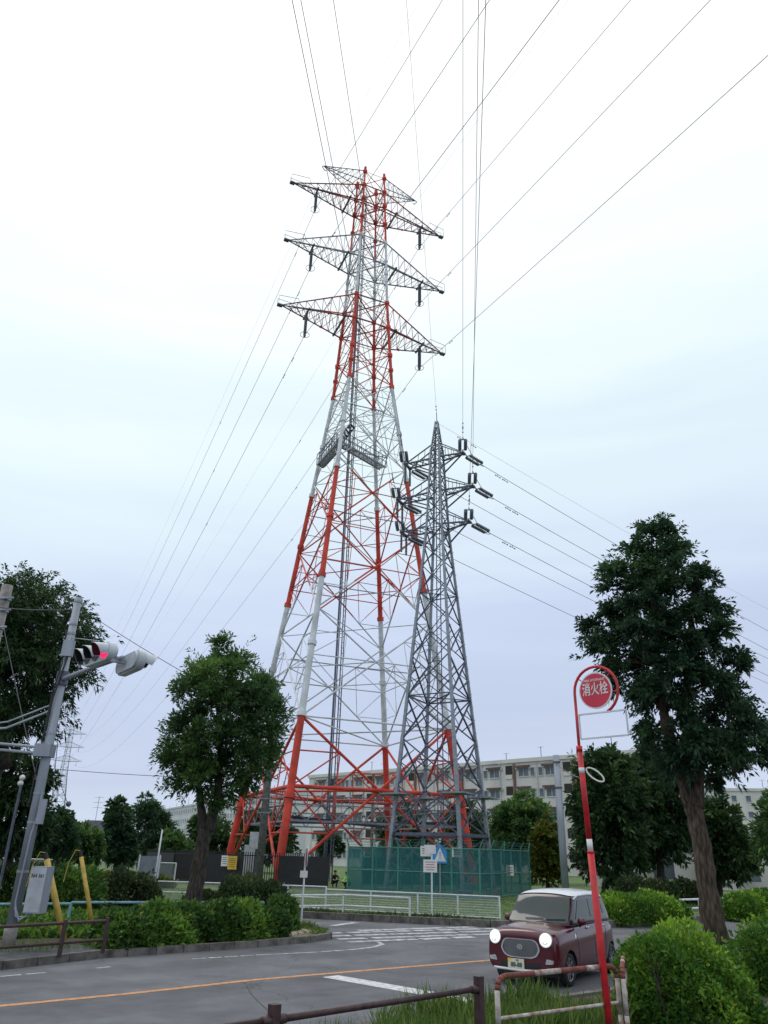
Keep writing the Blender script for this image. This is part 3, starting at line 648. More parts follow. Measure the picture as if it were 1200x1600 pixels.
# ------------------------------------------------------------------ buildings
def apartment(name, label, P0, dirv, L, H, depth, floors, module, off, wallm, detail=True, roofz=.5):
    th = thing(name, label, 'building', (P0[0], P0[1], 0)); d = Vector((dirv[0], dirv[1], 0)).normalized(); n = Vector((d.y, -d.x, 0))    # n faces the viewer
    if n.dot(Vector((-P0[0], -P0[1], 0))) < 0: n = -n
    up = Vector((0, 0, 1)); ax = (d, n, up)
    MB().box(d * L / 2 - n * depth / 2 + up * H / 2, (L, depth, H), ax=ax).build('wall', wallm, th)
    mb = MB(); mb.box(d * L / 2 - n * depth / 2 + up * (H + roofz / 2), (L + .4, depth + .5, roofz), ax=ax); rf = mb.build('roof', wallm, th)
    mb = MB()
    for k in range(int(L / 9)):
        x = k * 9 + 3 + (k * 37 % 5); p = d * x - n * 2 + up * (H + roofz); hh = 1.2 + (k * 13 % 4) * .5; mb.tube(p, p + up * hh, .05, None, 5)
        mb.beam(p + up * hh * .95 - d * .5, p + up * hh * .95 + d * .5, .03, .03)
    mb.build('antenna', mGalvD, rf)
    fh = (H - .6) / floors; proto = {}
    def inst(key, make, pos, nm, sub=None):
        if key not in proto: proto[key] = make(); o = proto[key]
        else:
            o = proto[key].copy(); col.objects.link(o)
            for ch in list(proto[key].children): c = ch.copy(); col.objects.link(c); c.parent = o
        o.location = pos; o.parent = th
    def win(wd, ht):
        def f():
            mb = MB(); t = .12
            mb.box(up * (ht / 2), (wd, .1, t), ax=ax); mb.box(-up * (ht / 2), (wd, .14, t), ax=ax)
            for x in ((-wd / 2, 0, wd / 2) if wd > 1 else (-wd / 2, wd / 2)): mb.box(d * x, (.07, .1, ht - t), ax=ax)
            o = mb.build('window', mFrame, th); MB().box(Vector((0, 0, 0)), (wd - .07, .05, ht - t), ax=ax).build('pane', mGlass, o); return o
        return f
    def awn(wd):
        def f():
            mb = MB(); mb.box(n * .3, (wd, .6, .12), ax=ax); mb.box(n * .58 - up * .12, (wd, .05, .18), ax=ax); return mb.build('awning', mAwn, th)
        return f
    def hole():
        mb = MB(); mb.box(Vector((0, 0, 0)), (1.15, .04, 1.75), ax=ax); o = mb.build('stair_opening', mHole, th)
        MB().box(n * .06 - up * .6, (1.15, .06, .55), ax=ax).build('parapet', wallm, o); return o
    m = int((L - off) / module) + 1
    for k in range(m):
        x0 = off + k * module
        for f in range(floors):
            z = .7 + f * fh + 1.3
            if detail:
                for dx in (-2.5, 2.5):
                    if 1 < x0 + dx < L - 1: inst('w', win(1.7, 1.15), d * (x0 + dx) + n * .05 + up * z, 'window'); inst('a', awn(2.3), d * (x0 + dx) + n * .0 + up * (z + .8), 'awning')
                for dx in (-4.1, 4.0):
                    if 1 < x0 + dx < L - 1: inst('s', win(.7, 1.2), d * (x0 + dx) + n * .05 + up * z, 'window')
                if 1 < x0 < L - 1: inst('h', hole, d * x0 + n * .03 + up * (z + .1), 'stair_opening')
            else:
                for dx in (-2.5, 0, 2.5):
                    if 1 < x0 + dx < L - 1: inst('w', win(1.5 if dx else .9, 1.15), d * (x0 + dx) + n * .05 + up * z, 'window')
        if detail and 1 < x0 + .95 < L:
            MB().box(d * (x0 + .95) + n * .12 + up * H / 2, (.34, .22, H - .3), ax=ax).build('duct', mStrip, th)
            mb = MB()
            for dx in (-4.7, -1.5):
                if x0 + dx > 0: mb.tube(d * (x0 + dx) + n * .12 + up * .1, d * (x0 + dx) + n * .12 + up * (H + .1), .07, None, 6)
            for dx in (-1.2, 1.35, -3.6, 3.6):
                for f in range(floors): mb.box(d * (x0 + dx) + n * .12 + up * (.7 + f * fh + 1.9), (.3, .2, .3), ax=ax)
            if mb.v: mb.build('drain_pipe', mFrame, th)
    return th
apartment('apartment_block', 'long pale apartment block with brown window awnings behind the two pylons', (-12.3, 141.6), (45.4, -45.6), 66, 14.3, 10, 5, 9.4, 6.2, mWall)
apartment('apartment_block', 'distant pale apartment block behind the left hand street tree', (-76, 283), (50, -102), 128, 14.2, 10, 5, 7.5, 4, mWallF, detail=False)
apartment('apartment_block', 'pale apartment block seen between branches beyond the right hand tree trunk', (58, 147), (12, -2), 18.5, 14.2, 10, 5, 7.0, 3.5, mWall, detail=False)
# low white building behind the right trees, house roof at far left
th = thing('low_building', 'low white building seen under the crowns behind the right hedges', 'building', (24, 66, 0))
MB().box((2.5, 3, 1.6), (17, 6, 3.0), R_(-12)).build('wall', mWall, th); MB().box((2.5, 3, 3.25), (18, 7, .3), R_(-12)).build('roof', mRoofT, th)
for k in range(5): MB().box((-4 + k * 3.1, .65 - k * .66 - .35, 1.6), (1.6, .1, 1.5), R_(-12)).build('window', mGlass, th)
h = at(146, 1300, 150)
th = thing('house', 'far house with grey hipped roof beyond the left trees', 'house', (h.x, h.y, 0))
MB().box((0, 0, 2.3), (9, 8, 4.6)).build('wall', mWall, th)
zt = h.z + 2.0; mb = MB(); mb.add([(-5.2, -4.7, 4.6), (5.2, -4.7, 4.6), (5.2, 4.7, 4.6), (-5.2, 4.7, 4.6), (-1.2, 0, zt), (1.2, 0, zt)], [(0, 1, 5, 4), (1, 2, 5), (2, 3, 4, 5), (3, 0, 4), (3, 2, 1, 0)])
rf = mb.build('roof', mRoofT, th)
mb = MB(); mb.tube((0, 0, zt - .2), (0, 0, zt + 4.2), .05, None, 5)
for k in range(3): mb.beam((-.9, 0, zt + 4 - k * .9), (.9, 0, zt + 4 - k * .9), .05, .05)
mb.build('antenna', mGalvL, rf)
for x in (-2.4, 2.2): MB().box((x, -4.03, 3.2), (1.6, .1, 1.2)).build('window', mGlass, th)

# ------------------------------------------------------------------ foliage
def leaves_mesh(name, P, A, S, tint, mats, aspect=.38, droop=0.0, rng=None):
    """P centres, A growth directions, S lengths -> folded two-quad leaf sprays as one mesh"""
    n = len(P); rng = rng or np.random.default_rng(1)
    A = A / np.linalg.norm(A, axis=1, keepdims=True)
    u = np.cross(A, rng.normal(size=(n, 3))); u /= np.linalg.norm(u, axis=1, keepdims=True) + 1e-9
    w_ = (S * aspect)[:, None]; L = S[:, None]; nn = np.cross(A, u)
    v = np.empty((n, 6, 3))
    v[:, 0] = P; mid = P + A * L * .46
    v[:, 1] = mid + u * w_ * .5 + nn * w_ * .18; v[:, 2] = mid - u * w_ * .5 + nn * w_ * .18
    tip = P + A * L; tip[:, 2] -= S * droop; v[:, 3] = tip
    v[:, 4] = P + A * L * .12; v[:, 5] = mid
    v[:, 5, 2] -= S * droop * .25
    idx = np.array([[0, 1, 3, 5], [0, 5, 3, 2]])
    f = (np.arange(n)[:, None, None] * 6 + idx[None]).reshape(-1)
    me = bpy.data.meshes.new(name); me.vertices.add(n * 6); me.vertices.foreach_set('co', v.reshape(-1))
    me.loops.add(n * 8); me.loops.foreach_set('vertex_index', f); me.polygons.add(n * 2)
    me.polygons.foreach_set('loop_start', np.arange(n * 2) * 4); me.polygons.foreach_set('loop_total', np.full(n * 2, 4))
    me.update(calc_edges=True)
    at_ = me.attributes.new('tint', 'FLOAT', 'POINT'); tv = np.clip(tint, 0, .93); tv[rng.uniform(size=n) < .008] = 1.0; at_.data.foreach_set('value', np.repeat(tv, 6))
    me.materials.append(mats); return me
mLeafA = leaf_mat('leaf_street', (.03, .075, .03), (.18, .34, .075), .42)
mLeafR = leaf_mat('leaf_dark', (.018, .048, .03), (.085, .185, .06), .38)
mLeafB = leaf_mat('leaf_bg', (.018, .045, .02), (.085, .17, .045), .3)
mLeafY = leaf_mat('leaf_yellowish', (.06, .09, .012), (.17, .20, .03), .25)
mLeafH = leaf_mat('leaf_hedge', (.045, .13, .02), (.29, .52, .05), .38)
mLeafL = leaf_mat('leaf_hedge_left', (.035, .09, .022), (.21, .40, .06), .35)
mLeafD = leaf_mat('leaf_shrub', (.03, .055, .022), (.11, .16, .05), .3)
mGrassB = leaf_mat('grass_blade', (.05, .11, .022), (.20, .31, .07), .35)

def tree(label, base, prof, trunks, nclump, nleaf, size, lm, seed, name='tree', bark=None, clump_r=.17, group=None, aspect=.38, droop=.15, shell=.55, cat='tree', limb=True, spread=1.0):
    """prof: [(z, xl, xr)] crown outline in metres about the base; depth follows width"""
    rng = np.random.default_rng(seed); bark = bark or mBark
    th = thing(name, label, cat, base, 0, group)
    zz = np.array([p[0] for p in prof]); xl = np.array([p[1] for p in prof]); xr = np.array([p[2] for p in prof])
    zmin, zmax = zz.min(), zz.max(); W = (xr - xl).max()
    wts = rng.uniform(size=6000); zc = zmin + (zmax - zmin) * wts
    l = np.interp(zc, zz, xl); r = np.interp(zc, zz, xr); rad = (r - l) / 2; keep = rng.uniform(size=6000) < (rad / rad.max()) ** 1.6 + .03
    zc, rad, cx = zc[keep], rad[keep], ((l + r) / 2)[keep]
    rho = rng.uniform(size=len(zc)) ** shell; an = rng.uniform(0, 2 * math.pi, len(zc))
    cr = clump_r * W * rng.uniform(.55, 1.25, len(zc)); cr = np.minimum(cr, np.maximum(.35 * rad + .12 * W * .5, .1))
    rr = np.maximum(0, rad - cr * 1.12) * rho; zc = zmin + cr * .45 + (zc - zmin) * (1 - (cr * .9 / (zmax - zmin)))
    cen = np.stack([cx + rr * np.cos(an), rr * np.sin(an) * .92, zc], 1)[:1400]; cr = cr[:1400]
    # spread the clumps evenly through the crown: each new one is the candidate farthest from those taken
    pick = [0]; dm = np.linalg.norm(cen - cen[0], axis=1)
    for _ in range(min(nclump, len(cen)) - 1):
        j = int(np.argmax(dm * (.75 + .5 * rng.uniform(size=len(dm))))); pick.append(j); dm = np.minimum(dm, np.linalg.norm(cen - cen[j], axis=1))
    cen = cen[pick]; cr = cr[pick]
    nc = len(cen); ci = rng.choice(nc, nleaf, p=(cr ** 2) / (cr ** 2).sum())
    # each clump is a burst of twigs that grow outwards; the leaves sit in two rows along a twig
    nt_ = max(nc * 5, nleaf // 26); tci = rng.choice(nc, nt_, p=(cr ** 2) / (cr ** 2).sum()); tc_ = cen[tci]
    ax0 = np.stack([np.interp(tc_[:, 2], zz, (xl + xr) / 2), np.zeros(nt_), np.minimum(tc_[:, 2], zmin + .3 * (zmax - zmin))], 1)
    td = tc_ - ax0; td /= np.linalg.norm(td, axis=1, keepdims=True) + 1e-6; rv = rng.normal(size=(nt_, 3)); rv /= np.linalg.norm(rv, axis=1, keepdims=True)
    td = td * .75 + rv + np.array([0, 0, .12]); td /= np.linalg.norm(td, axis=1, keepdims=True)
    tl = cr[tci] * (.7 + 1.15 * rng.uniform(size=nt_) ** 1.6); so = tc_ + rng.normal(size=(nt_, 3)) * (cr[tci] * .22)[:, None]
    li = rng.integers(0, nt_, nleaf); t = rng.uniform(.15, 1, nleaf) ** .8; sd_ = np.cross(td[li], rng.normal(size=(nleaf, 3))); sd_ /= np.linalg.norm(sd_, axis=1, keepdims=True) + 1e-6
    P = so[li] + td[li] * (tl[li] * t)[:, None] * np.array([1, 1, .85]); P[:, 2] -= droop * tl[li] * t * t * .9; P += sd_ * (size * .25)
    A = td[li] * .75 + sd_ * .7 + np.array([0, 0, -.25 * droop])
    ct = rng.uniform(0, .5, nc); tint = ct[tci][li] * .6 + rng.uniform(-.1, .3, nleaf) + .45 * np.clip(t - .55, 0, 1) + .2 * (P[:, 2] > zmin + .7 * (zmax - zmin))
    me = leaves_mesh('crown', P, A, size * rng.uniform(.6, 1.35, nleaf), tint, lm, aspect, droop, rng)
    o = bpy.data.objects.new('crown', me); col.objects.link(o); o.parent = th
    mb = MB(); R2 = random.Random(seed)
    for pts, rs in trunks:
        n = 6; fine = []; fr = []
        for (a, b), (ra, rb) in zip(zip(pts[:-1], pts[1:]), zip(rs[:-1], rs[1:])):
            for k in range(n): t = k / n; fine.append(Vector(a).lerp(Vector(b), t) + Vector((R2.uniform(-1, 1), R2.uniform(-1, 1), 0)) * rb * .10); fr.append((ra + (rb - ra) * t) * R2.uniform(.94, 1.06))
        fine.append(Vector(pts[-1])); fr.append(rs[-1]); mb.path(fine, fr, 10)
    if limb:
        alltr = [(Vector(p), r_) for pts, rs in trunks for p, r_ in zip(pts, rs)]
        segs = [(Vector(pts[i]), Vector(pts[i + 1]), rs[i], rs[i + 1]) for pts, rs in trunks for i in range(len(pts) - 1)]
        for k in range(min(nc, 46)):
            c = Vector(cen[k]); best = None
            for a, b, ra, rb in segs:
                for t in (0, .25, .5, .75, 1):
                    p = a.lerp(b, t)
                    if p.z > c.z - .25 * (c - p).length or p.z < zmin - .12 * (zmax - zmin): continue
                    dd = (c - p).length
                    if best is None or dd < best[0]: best = (dd, p, ra + (rb - ra) * t)
            if not best: continue
            dd, p, r0 = best; m1 = p.lerp(c, .5) + Vector((0, 0, -.10 * dd)) + Vector((R2.uniform(-1, 1), R2.uniform(-1, 1), 0)) * dd * .06
            r1 = min(r0 * .6, .02 + .022 * dd)
            mb.path([p, p.lerp(m1, .5) , m1, m1.lerp(c, .55), c], [r1, r1 * .8, r1 * .6, r1 * .35, r1 * .12], 5)
            for q in range(4):
                e = c + Vector((R2.uniform(-1, 1), R2.uniform(-1, 1), R2.uniform(-.3, .8))) * float(cr[k]) * .8; mb.path([m1.lerp(c, .4 + .15 * q), e], [r1 * .25, .008], 4)
    mb.build('trunk', bark, th, smooth=True)
    return th
def pxprof(rows, y, base):    # rows of (py, pxl, pxr) read at the tree's own distance y -> metres
    o = []
    for py, a, b in rows:
        L, R2 = at(a, py, y), at(b, py, y); o.append(((L.z + R2.z) / 2 - base[2], L.x - base[0], R2.x - base[0]))
    return sorted(o)

# right street tree
Y = 17.0; b0 = at(1116, 1440, Y); base = Vector((b0.x + .05, Y, .1))
rows = [(792, 1008, 1036), (822, 985, 1062), (850, 940, 1098), (900, 920, 1122), (960, 906, 1132), (1000, 903, 1142), (1040, 925, 1165), (1080, 955, 1185), (1120, 965, 1200), (1150, 965, 1212), (1180, 985, 1215), (1205, 1020, 1205), (1225, 1060, 1170)]
def rel(px, py, y, base): p = at(px, py, y); return (p.x - base[0], p.y - base[1], p.z - base[2])
tr = [([(.0, 0, -.1), rel(1108, 1400, Y, base), rel(1096, 1320, Y, base), rel(1082, 1255, Y, base)], [.26, .215, .19, .185]),
      ([rel(1080, 1262, Y, base), rel(1062, 1200, Y, base), rel(1040, 1130, Y - .2, base), rel(1028, 1040, Y, base), rel(1020, 930, Y, base), rel(1018, 830, Y, base)], [.16, .13, .11, .08, .05, .02]),
      ([rel(1088, 1262, Y, base), rel(1092, 1200, Y, base), rel(1070, 1110, Y + .3, base), rel(1078, 1000, Y, base), rel(1085, 900, Y, base)], [.16, .12, .1, .07, .03])]
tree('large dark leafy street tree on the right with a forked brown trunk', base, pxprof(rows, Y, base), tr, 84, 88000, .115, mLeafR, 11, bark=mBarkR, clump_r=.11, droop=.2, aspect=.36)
# left street tree
Y = 25.0; b0 = at(298, 1436, Y); base = Vector((b0.x, Y, .1))
rows = [(1000, 330, 358), (1018, 318, 385), (1034, 296, 408), (1055, 268, 428), (1085, 258, 448), (1120, 270, 462), (1150, 258, 458), (1180, 242, 450), (1205, 238, 434), (1228, 254, 406), (1246, 280, 375), (1262, 305, 350)]
tr = [([(0, 0, -.1), rel(305, 1390, Y, base), rel(315, 1330, Y, base), rel(322, 1295, Y, base)], [.30, .24, .22, .21]),
      ([rel(318, 1300, Y, base), rel(312, 1240, Y, base), rel(300, 1180, Y - .3, base), rel(290, 1110, Y, base)], [.15, .11, .07, .03]),
      ([rel(326, 1298, Y, base), rel(340, 1250, Y, base), rel(344, 1180, Y, base), rel(340, 1090, Y, base), rel(342, 1020, Y, base)], [.17, .14, .1, .06, .02])]
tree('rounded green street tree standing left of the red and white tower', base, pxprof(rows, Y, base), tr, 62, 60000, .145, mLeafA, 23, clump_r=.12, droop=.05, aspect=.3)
# big drooping tree behind the signal pole
Y = 27.0; b0 = at(-40, 1400, Y); base = Vector((b0.x, Y, .1))
rows = [(915, -40, 125), (935, -80, 150), (960, -120, 170), (1000, -130, 172), (1040, -130, 165), (1070, -130, 140), (1100, -120, 118), (1135, -110, 112), (1155, -60, 80)]
tr = [([(0, 0, -.1), rel(-30, 1300, Y, base), rel(-8, 1180, Y, base), rel(50, 1060, Y, base), rel(110, 960, Y, base)], [.45, .38, .3, .18, .05]), ([rel(8, 1200, Y, base), rel(-30, 1080, Y, base), rel(-60, 980, Y, base)], [.25, .18, .05])]
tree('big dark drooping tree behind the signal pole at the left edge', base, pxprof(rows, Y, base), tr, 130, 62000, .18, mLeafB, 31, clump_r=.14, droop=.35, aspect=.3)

def btree(label, Y, base_px, rows, n, size, lm, seed, nc=40, tr=.15, **k):
    b0 = at(base_px, 1360, Y); base = Vector((b0.x, Y, .15)); pr = pxprof(rows, Y, base); zt = pr[-1][0]; xm = (pr[-1][1] + pr[-1][2]) / 2
    trk = [([(0, 0, -.1), (xm * .2, 0, pr[0][0]), (xm * .8, 0, zt * .85)], [tr, tr * .8, tr * .15])]
    return tree(label, base, pr, trk, nc, n, size, lm, seed, group='trees around the park', **k)
btree('dark leafy tree under the drooping crown at the left edge', 31, 18, [(1175, -20, 60), (1200, -40, 88), (1240, -50, 92), (1290, -50, 85), (1335, -40, 60)], 12000, .24, mLeafB, 41, droop=.3)
btree('loose dark tree just right of the signal pole foot', 44, 92, [(1262, 78, 104), (1280, 62, 118), (1310, 60, 122), (1345, 66, 112)], 6000, .26, mLeafR, 42)
btree('low green and yellow tree in front of the far grey roofed house', 48, 128, [(1288, 108, 134), (1305, 98, 155), (1330, 96, 162), (1350, 104, 150)], 5000, .3, mLeafA, 43)
btree('narrow upright dark tree standing alone on the lawn at left', 52, 182, [(1243, 176, 192), (1262, 166, 204), (1300, 160, 208), (1335, 160, 214), (1350, 168, 206)], 8000, .3, mLeafR, 44)
btree('bushy dark pine with a spiky top left of the far block', 66, 236, [(1243, 222, 236), (1256, 208, 248), (1268, 200, 262), (1300, 196, 276), (1345, 196, 272)], 11000, .42, mLeafR, 45, aspect=.2)
btree('mid green round tree beside the notice board', 60, 272, [(1300, 258, 288), (1315, 246, 302), (1340, 242, 306), (1362, 250, 300)], 6000, .34, mLeafA, 46)
btree('dark tree behind the left end of the black fence', 72, 325, [(1278, 300, 350), (1295, 286, 372), (1330, 284, 376), (1350, 290, 372)], 7000, .42, mLeafB, 47)
btree('dark tree behind the feet of the red and white tower', 84, 408, [(1262, 392, 425), (1285, 372, 462), (1320, 370, 472), (1345, 372, 466)], 8000, .5, mLeafB, 48)
btree('small trimmed tree in front of the apartment wall at the black fence end', 72, 513, [(1300, 504, 524), (1312, 494, 536), (1330, 496, 538), (1342, 504, 530)], 2500, .34, mLeafR, 49, nc=14)
btree('green tree behind the grey pylon', 88, 615, [(1262, 596, 650), (1285, 586, 668), (1310, 584, 680), (1345, 590, 676)], 7000, .5, mLeafB, 50)
btree('dark tree behind the right legs of the grey pylon', 92, 715, [(1256, 702, 740), (1275, 690, 765), (1310, 688, 775), (1345, 690, 772)], 6500, .5, mLeafB, 51)
btree('broad round tree behind the green net fence end', 70, 812, [(1240, 795, 832), (1256, 775, 856), (1285, 766, 872), (1315, 764, 874), (1345, 772, 866)], 12000, .42, mLeafA, 52)
btree('narrow yellowish green tree beside the plain grey pole', 55, 853, [(1277, 846, 862), (1292, 832, 872), (1320, 826, 880), (1350, 826, 884), (1378, 832, 878)], 6500, .32, mLeafY, 53, tr=.12)
btree('tall dark tree just left of the hydrant sign pole', 44, 940, [(1172, 930, 962), (1190, 896, 996), (1240, 886, 1018), (1300, 892, 1020), (1350, 900, 1008), (1376, 915, 985)], 17000, .34, mLeafB, 54, nc=60, tr=.22, shell=.5)
btree('wide dark tree between hydrant sign and right tree trunk', 47, 1030, [(1170, 1000, 1040), (1195, 968, 1072), (1250, 952, 1092), (1310, 956, 1092), (1345, 975, 1070)], 17000, .36, mLeafB, 55, nc=60, tr=.25)
btree('leafy tree right behind the forked trunk', 50, 1120, [(1250, 1095, 1135), (1270, 1084, 1160), (1310, 1082, 1178), (1350, 1088, 1182), (1376, 1100, 1165)], 11000, .36, mLeafB, 56, nc=45)
btree('light green tree cut off by the right edge', 40, 1215, [(1236, 1195, 1240), (1260, 1182, 1262), (1300, 1178, 1275), (1345, 1182, 1270)], 8000, .3, mLeafA, 57)
btree('shadowed tree farther back between the two park trees', 62, 985, [(1270, 960, 1010), (1300, 950, 1030), (1350, 952, 1028)], 5000, .42, mLeafD, 58)
btree('round tree far beyond the white fence at left', 85, 60, [(1290, 30, 80), (1310, 15, 95), (1345, 10, 98)], 5000, .5, mLeafB, 59)
btree('far dark tree at the left edge behind the hedge', 75, -5, [(1285, -40, 30), (1310, -60, 45), (1350, -55, 45)], 5000, .46, mLeafD, 60)

# clipped hedges: leaf shell over a rounded box
def hedge(label, c, L, W, H, rz, n, size, lm, seed, name='hedge', lump=.12, power=4.0, cat='hedge', group=None, core=True):
    rng = np.random.default_rng(seed)
    th = thing(name, label, cat, c, rz, group)
    dv = rng.normal(size=(n, 3)); dv[:, 2] = np.abs(dv[:, 2]) * .9 - .05; sc_ = (np.abs(dv) ** power).sum(1) ** (-1 / power); P = dv * sc_[:, None]
    ph = rng.uniform(0, 6.28, 6); lum = 1 + lump * 1.35 * (np.sin(P[:, 0] * L * 1.7 + ph[0]) * .4 + np.sin(P[:, 1] * W * 2.3 + ph[1] + P[:, 2] * 2) * .3 + np.sin(P[:, 0] * L * 4.1 + P[:, 2] * 5 + ph[2]) * .3)
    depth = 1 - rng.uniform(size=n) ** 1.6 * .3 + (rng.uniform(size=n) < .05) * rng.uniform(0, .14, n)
    Q = P * (lum * depth)[:, None] * np.array([L / 2, W / 2, H]); Q[:, 2] = np.maximum(Q[:, 2], .02)
    A = P * np.array([.8, .8, .7]) + rng.normal(size=(n, 3)) * .8 + np.array([0, 0, .3])
    cl = np.sin(Q[:, 0] * 3.1 + ph[3]) * .15 + np.sin(Q[:, 1] * 4.3 + Q[:, 0] * 1.7 + ph[4]) * .12 + np.sin(Q[:, 2] * 6 + Q[:, 0] * 5.3 + ph[5]) * .12
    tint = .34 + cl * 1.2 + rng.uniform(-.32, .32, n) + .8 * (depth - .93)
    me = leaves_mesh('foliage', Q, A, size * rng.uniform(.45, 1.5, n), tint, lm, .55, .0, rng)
    o = bpy.data.objects.new('foliage', me); col.objects.link(o); o.parent = th
    mb = MB(); R2 = random.Random(seed)
    for k in range(int(L * 5) + 4):
        x, y = R2.uniform(-.42, .42) * L, R2.uniform(-.38, .38) * W; e = (x + R2.uniform(-.15, .15), y + R2.uniform(-.15, .15), H * .8); mb.path([(x, y, 0), ((x + e[0]) / 2, y, H * .4), e], [.02, .014, .006], 4)
    mb.build('stem', mBark, th)
    return th
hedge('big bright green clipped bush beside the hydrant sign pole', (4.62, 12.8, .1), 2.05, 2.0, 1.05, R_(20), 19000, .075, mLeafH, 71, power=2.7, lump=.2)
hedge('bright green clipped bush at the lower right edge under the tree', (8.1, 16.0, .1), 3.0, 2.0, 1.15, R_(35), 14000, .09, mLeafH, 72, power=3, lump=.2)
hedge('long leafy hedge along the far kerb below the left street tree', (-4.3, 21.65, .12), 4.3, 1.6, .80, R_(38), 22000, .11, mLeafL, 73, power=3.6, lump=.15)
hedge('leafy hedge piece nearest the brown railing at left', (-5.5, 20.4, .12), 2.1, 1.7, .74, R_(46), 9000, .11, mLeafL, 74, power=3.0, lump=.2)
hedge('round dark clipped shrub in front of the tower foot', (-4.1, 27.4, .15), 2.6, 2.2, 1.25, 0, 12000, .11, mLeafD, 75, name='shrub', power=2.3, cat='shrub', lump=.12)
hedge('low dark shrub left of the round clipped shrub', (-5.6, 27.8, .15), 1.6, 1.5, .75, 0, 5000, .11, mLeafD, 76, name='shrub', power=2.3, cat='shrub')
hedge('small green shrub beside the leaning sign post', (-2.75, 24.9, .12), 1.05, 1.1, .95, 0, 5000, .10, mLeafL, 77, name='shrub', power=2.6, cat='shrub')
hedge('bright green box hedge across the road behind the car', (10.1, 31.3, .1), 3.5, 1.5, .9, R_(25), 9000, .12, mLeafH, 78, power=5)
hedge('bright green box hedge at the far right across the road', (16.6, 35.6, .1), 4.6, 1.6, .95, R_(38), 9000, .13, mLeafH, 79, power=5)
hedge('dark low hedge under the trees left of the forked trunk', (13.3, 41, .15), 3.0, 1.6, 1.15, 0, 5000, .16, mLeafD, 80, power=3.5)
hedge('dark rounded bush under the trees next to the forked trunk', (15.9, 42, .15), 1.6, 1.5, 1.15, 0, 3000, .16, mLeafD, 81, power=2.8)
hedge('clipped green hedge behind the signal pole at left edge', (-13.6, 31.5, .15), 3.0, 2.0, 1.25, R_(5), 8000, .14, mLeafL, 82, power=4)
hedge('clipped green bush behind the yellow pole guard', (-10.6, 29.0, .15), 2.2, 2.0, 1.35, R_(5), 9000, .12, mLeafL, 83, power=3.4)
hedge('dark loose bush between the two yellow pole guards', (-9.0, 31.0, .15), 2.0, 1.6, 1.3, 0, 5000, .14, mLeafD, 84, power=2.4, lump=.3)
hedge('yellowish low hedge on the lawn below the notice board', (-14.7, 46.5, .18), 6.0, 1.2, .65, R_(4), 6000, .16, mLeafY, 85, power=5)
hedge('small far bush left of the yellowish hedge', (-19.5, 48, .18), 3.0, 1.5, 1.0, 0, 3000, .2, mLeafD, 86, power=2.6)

def scatter(name, region, n, hmin, hmax, m, seed, z, kind='stuff', lean=.35, width=.05, dens=None):
    rng = np.random.default_rng(seed); P = []
    xs = [p[0] for p in region]; ys = [p[1] for p in region]
    def inside(x, y):
        c = False; k = len(region)
        for i in range(k):
            x1, y1 = region[i]; x2, y2 = region[i - 1]
            if (y1 > y) != (y2 > y) and x < (x2 - x1) * (y - y1) / (y2 - y1) + x1: c = not c
        return c
    while len(P) < n:
        x, y = rng.uniform(min(xs), max(xs)), rng.uniform(min(ys), max(ys))
        if inside(x, y) and (dens is None or rng.uniform() < dens(x, y)): P.append((x, y, z))
    P = np.array(P); A = rng.normal(size=(n, 3)) * lean; A[:, 2] = 1
    h = rng.uniform(hmin, hmax, n) * (.6 + .5 * (np.sin(P[:, 0] * 2.1) * np.sin(P[:, 1] * 2.7) + 1) / 1.0 * .7)
    me = leaves_mesh(name, P, A, h, rng.uniform(0, 1, n), m, width, .12, rng); o = bpy.data.objects.new(name, me); col.objects.link(o); return tag(o, kind=kind)
scatter('grass', [TN(6, 7.1), TN(10.4, 7.2), TN(10.4, 9.1), TN(7.4, 9.15)], 6500, .12, .5, mGrassB, 5, .10, width=.04, lean=.3)
scatter('grass', [TN(3, 7.0), TN(6.2, 7.0), TN(7.4, 9.1), TN(4.5, 9.1)], 1300, .08, .3, mGrassB, 6, .10, width=.045)
scatter('ground_cover', [(-9.5, 20.6), (-5.4, 22.3), (-4.2, 25), (-5, 28.3), (-14, 29.6), (-15, 21)], 26000, .12, .34, mLeafL, 7, .1, lean=.8, width=.5)
scatter('weeds', [(-7.9, 17.6), (-5.6, 19.6), (-5.9, 20.0), (-8.4, 18.0)], 500, .1, .4, mGrassB, 8, .12, width=.05)
scatter('weeds', [(-12, 33.6), (-2.7, 31.1), (4, 29.1), (4.3, 29.5), (-2.6, 31.6), (-12, 34.2)], 3500, .06, .22, mLeafD, 9, .18, lean=.7, width=.2)
scatter('weeds', [(-2.4, 22.7), (-1.4, 23.6), (-1.3, 24.8), (-2.0, 26.4), (-2.8, 26.5), (-1.8, 24.6), (-1.9, 23.4)], 700, .05, .2, mGrassB, 10, .12, lean=.7, width=.15)
scatter('grass', [(-14, 34), (-2.7, 31.3), (4, 29.4), (6, 29.4), (9, 44), (-14, 47)], 30000, .05, .13, mGrassB, 12, .18, width=.16, lean=.6)
scatter('grass', [(8, 32.5), (13, 36), (24, 44), (24, 52), (10, 50)], 9000, .1, .25, mLeafL, 13, .18, width=.3, lean=.6)

